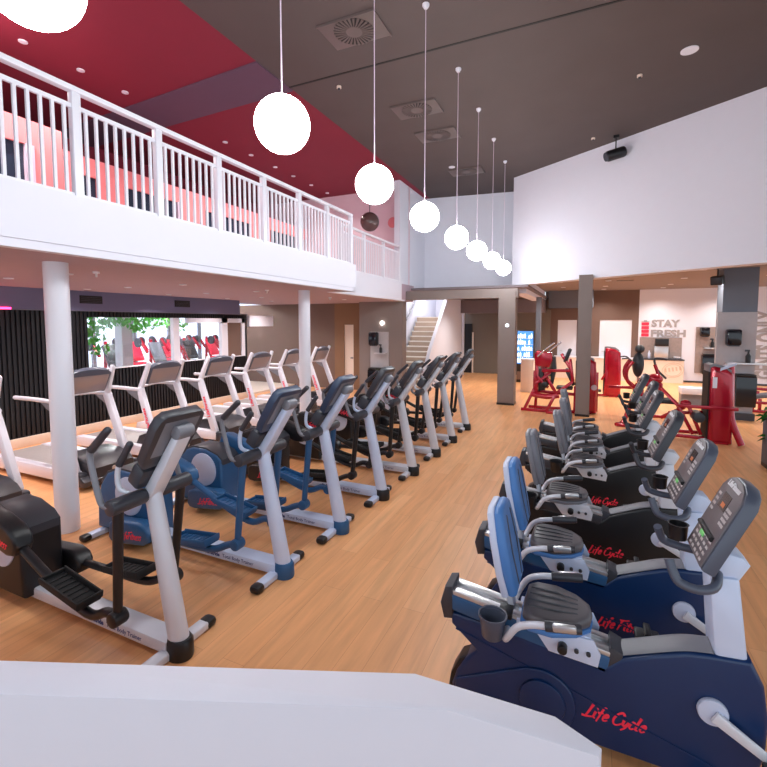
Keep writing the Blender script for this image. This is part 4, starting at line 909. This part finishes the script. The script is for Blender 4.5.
# large tower at the right
t = tower('leg_press', 'large glossy red weight tower with side frame beside the slate pillar', (2.06, 9.1, 0), 1.28, .36, .5)
MB().tube([(.12, -.1, 1.28), (.13, -.12, .8), (.14, -.2, .4), (.26, -.3, .02)], .05, 12, smooth=5).build('front_leg', M['red'], t)
MB().prism([(-.06, 1.20), (-.05, 1.25), (.15, 1.345), (.16, 1.31)], -.255, .0, 'y', .01).build('light_cap', M['lilac'], t)
bars([((-.62, -.28, .60), (.2, -.28, .60)), ((-.62, -.28, .60), (-.85, -.1, .86)), ((-.62, -.1, .62), (-.36, -.1, .1)), ((-.45, -.1, .6), (-.25, -.1, .1)), ((-.7, .1, .4), (-.2, .1, .45)), ((-.75, -.1, .06), (.0, -.1, .04)), ((-.8, .15, .3), (-.5, -.1, .55)), ((-.7, .3, .05), (-.1, .3, .05)), ((-.85, -.1, .86), (-.95, .1, .6))], w=.055).build('side_frame', M['red'], t)
MB().sph((-.5, -.2, .63), .08, (1, 1, .8)).build('pivot', M['red'], t)
MB().cyl((-.32, -.3, .42), (-.32, .0, .42), .085, n=22, bev=.01).build('foot_roller', M['charcoal'], t)
MB().box((-.75, .05, .62), (.3, .3, .08), .03).build('seat', M['padblack'], t)
t = thing('strength_machine', 'low red machine with grey pad at the right frame edge', 'strength machine', (3.45, 12.2, 0))
bars([((-.3, 0, .24), (.5, 0, .24)), ((-.25, .15, .03), (.5, .15, .03)), ((-.1, 0, .03), (0, 0, .5)), ((-.3, 0, .56), (.5, 0, .52)), ((.1, .2, .03), (.1, .2, .3))], w=.06).build('frame', M['red'], t)
MB().box((.12, -.05, .42), (.4, .25, .09), .03, rot=(0, -.2, 0)).build('pad', M['greypad'], t)
# bench platform
t = thing('step_platform', 'low white platform bench behind the large red tower', 'bench', (2.36, 12.75, 0))
MB().mm((-.25, -.15, .28), (.25, .25, .43), .01).build('top', M['white_gloss'], t)
MB().mm((-.24, -.1, 0), (.24, .2, .28)).build('base', M['grey'], t)
# machines glimpsed through the interior window
def side_machine(loc, label, padm):
    t = thing('strength_machine', label, 'strength machine', loc, 0)
    bars([((-.4, 0, .05), (.4, 0, .05)), ((-.3, -.3, .05), (-.3, .3, .05)), ((-.3, 0, .05), (-.25, 0, 1.4)), ((.3, 0, .05), (-.25, 0, 1.0)), ((-.25, -.4, 1.4), (-.25, .4, 1.4)), ((-.25, .4, 1.4), (.1, .4, 1.0)), ((-.25, -.4, 1.4), (.1, -.4, 1.0))], w=.07).build('frame', M['red'], t)
    MB().beam((.2, 0, .7), (-.12, 0, 1.3), .4, .1, .03).build('back_pad', padm, t)
    MB().box((.3, 0, .6), (.4, .36, .1), .03).build('seat', padm, t)
    for y_ in (-.48, .43): MB().cyl((-.25, y_, 1.3), (-.25, y_ + .05, 1.3), .15, n=24).build('weight_plate', M['charcoal'], t)
for i, (x, y, m_) in enumerate(((-12.2, 8.3, 'padblack'), (-13.4, 9.9, 'redtxt'), (-12.5, 10.0, 'greypad'), (-13.9, 11.6, 'redtxt'), (-12.6, 11.4, 'padblack'), (-14.2, 12.6, 'greypad'), (-13.2, 13.0, 'redtxt'), (-12.2, 12.7, 'greypad'))):
    side_machine((x, y, .05), 'red machine with %s pads seen through the interior window' % {'padblack': 'black', 'redtxt': 'red', 'greypad': 'grey'}[m_], M[m_])
for o in bpy.data.objects:
    if 'seen through the interior window' in o.get('label', ''): o['group'] = 'red machines in the side room'

# ================================================================== LIGHTS
def area(name, loc, rot, sx, sy, power, col=(1, 1, 1)):
    l = bpy.data.lights.new(name, 'AREA'); l.shape = 'RECTANGLE'; l.size = sx; l.size_y = sy; l.energy = power; l.color = col
    o = bpy.data.objects.new(name, l); COL.objects.link(o); o.location = loc; o.rotation_euler = rot; return o
def point(name, loc, power, col=(1, 1, 1), r=.06):
    l = bpy.data.lights.new(name, 'POINT'); l.energy = power; l.color = col; l.shadow_soft_size = r
    o = bpy.data.objects.new(name, l); COL.objects.link(o); o.location = loc; return o
def spot(name, loc, power, col=(1, 1, 1), ang=120, r=.06):
    l = bpy.data.lights.new(name, 'SPOT'); l.energy = power; l.color = col; l.shadow_soft_size = r; l.spot_size = math.radians(ang); l.spot_blend = .8
    o = bpy.data.objects.new(name, l); COL.objects.link(o); o.location = loc; return o
for x, y in low: spot('low_downlight_lamp', (x, y, HL - .03), 45, (1, .90, .88), 140)
for x, y in rear: spot('rear_downlight_lamp', (x, y, HR - .03), 80, (1, .93, .86), 140)  # includes the added left row that lights the white beam
for y in (2.8, 4.21, 6.99, 8.55, 10.03): spot('red_downlight_lamp', (-6.6, y, HC - .03), 120, (1, .93, .9), 140)
spot('stair_fill', (-4.8, 14.0, 4.4), 200, (1, .96, .92), 150, .2)  # unseen fill light added above the stair hall
spot('passage_fill', (-2.8, 14.0, 2.8), 120, (1, .93, .85), 150)  # unseen fill light added to brighten the dim passage
point('side_room_fill', (-11.5, 9.0, 3.2), 250, (.97, 1, 1), .3)  # unseen fill light added inside the side room
point('upstairs_lamp', (-6.0, 2.4, 5.2), 60, (1, .8, .78), .1)

W = bpy.data.worlds.new('World'); S.world = W; W.use_nodes = True
bg = W.node_tree.nodes['Background']; bg.inputs['Color'].default_value = (.80, .90, 1.0, 1); bg.inputs['Strength'].default_value = .95

# ================================================================== CAMERA
f = 447.0; pitch = math.atan(30 / f); yaw = math.atan(203 / f)
fw = Vector((-math.sin(yaw) * math.cos(pitch), math.cos(yaw) * math.cos(pitch), -math.sin(pitch)))
rt = Vector((math.cos(yaw), math.sin(yaw), 0)); up = rt.cross(fw)
cd = bpy.data.cameras.new('Camera'); cam = bpy.data.objects.new('Camera', cd); COL.objects.link(cam)
cam.matrix_world = Matrix.Translation((0, 0, 2.0)) @ Matrix((rt, up, -fw)).transposed().to_4x4()
cd.sensor_fit = 'HORIZONTAL'; cd.sensor_width = 36; cd.lens = f / 767 * 36
cd.shift_x = .5 / 767; cd.shift_y = -31.5 / 767; cd.clip_start = .02; cd.clip_end = 200
S.camera = cam
S.view_settings.view_transform = 'Standard'; S.view_settings.look = 'None'; S.view_settings.exposure = 0.8; S.view_settings.gamma = 1.0
S.view_settings.use_curve_mapping = False
S.cycles.use_denoising = True
S.cycles.max_bounces = 8; S.cycles.diffuse_bounces = 5; S.cycles.sample_clamp_indirect = 8
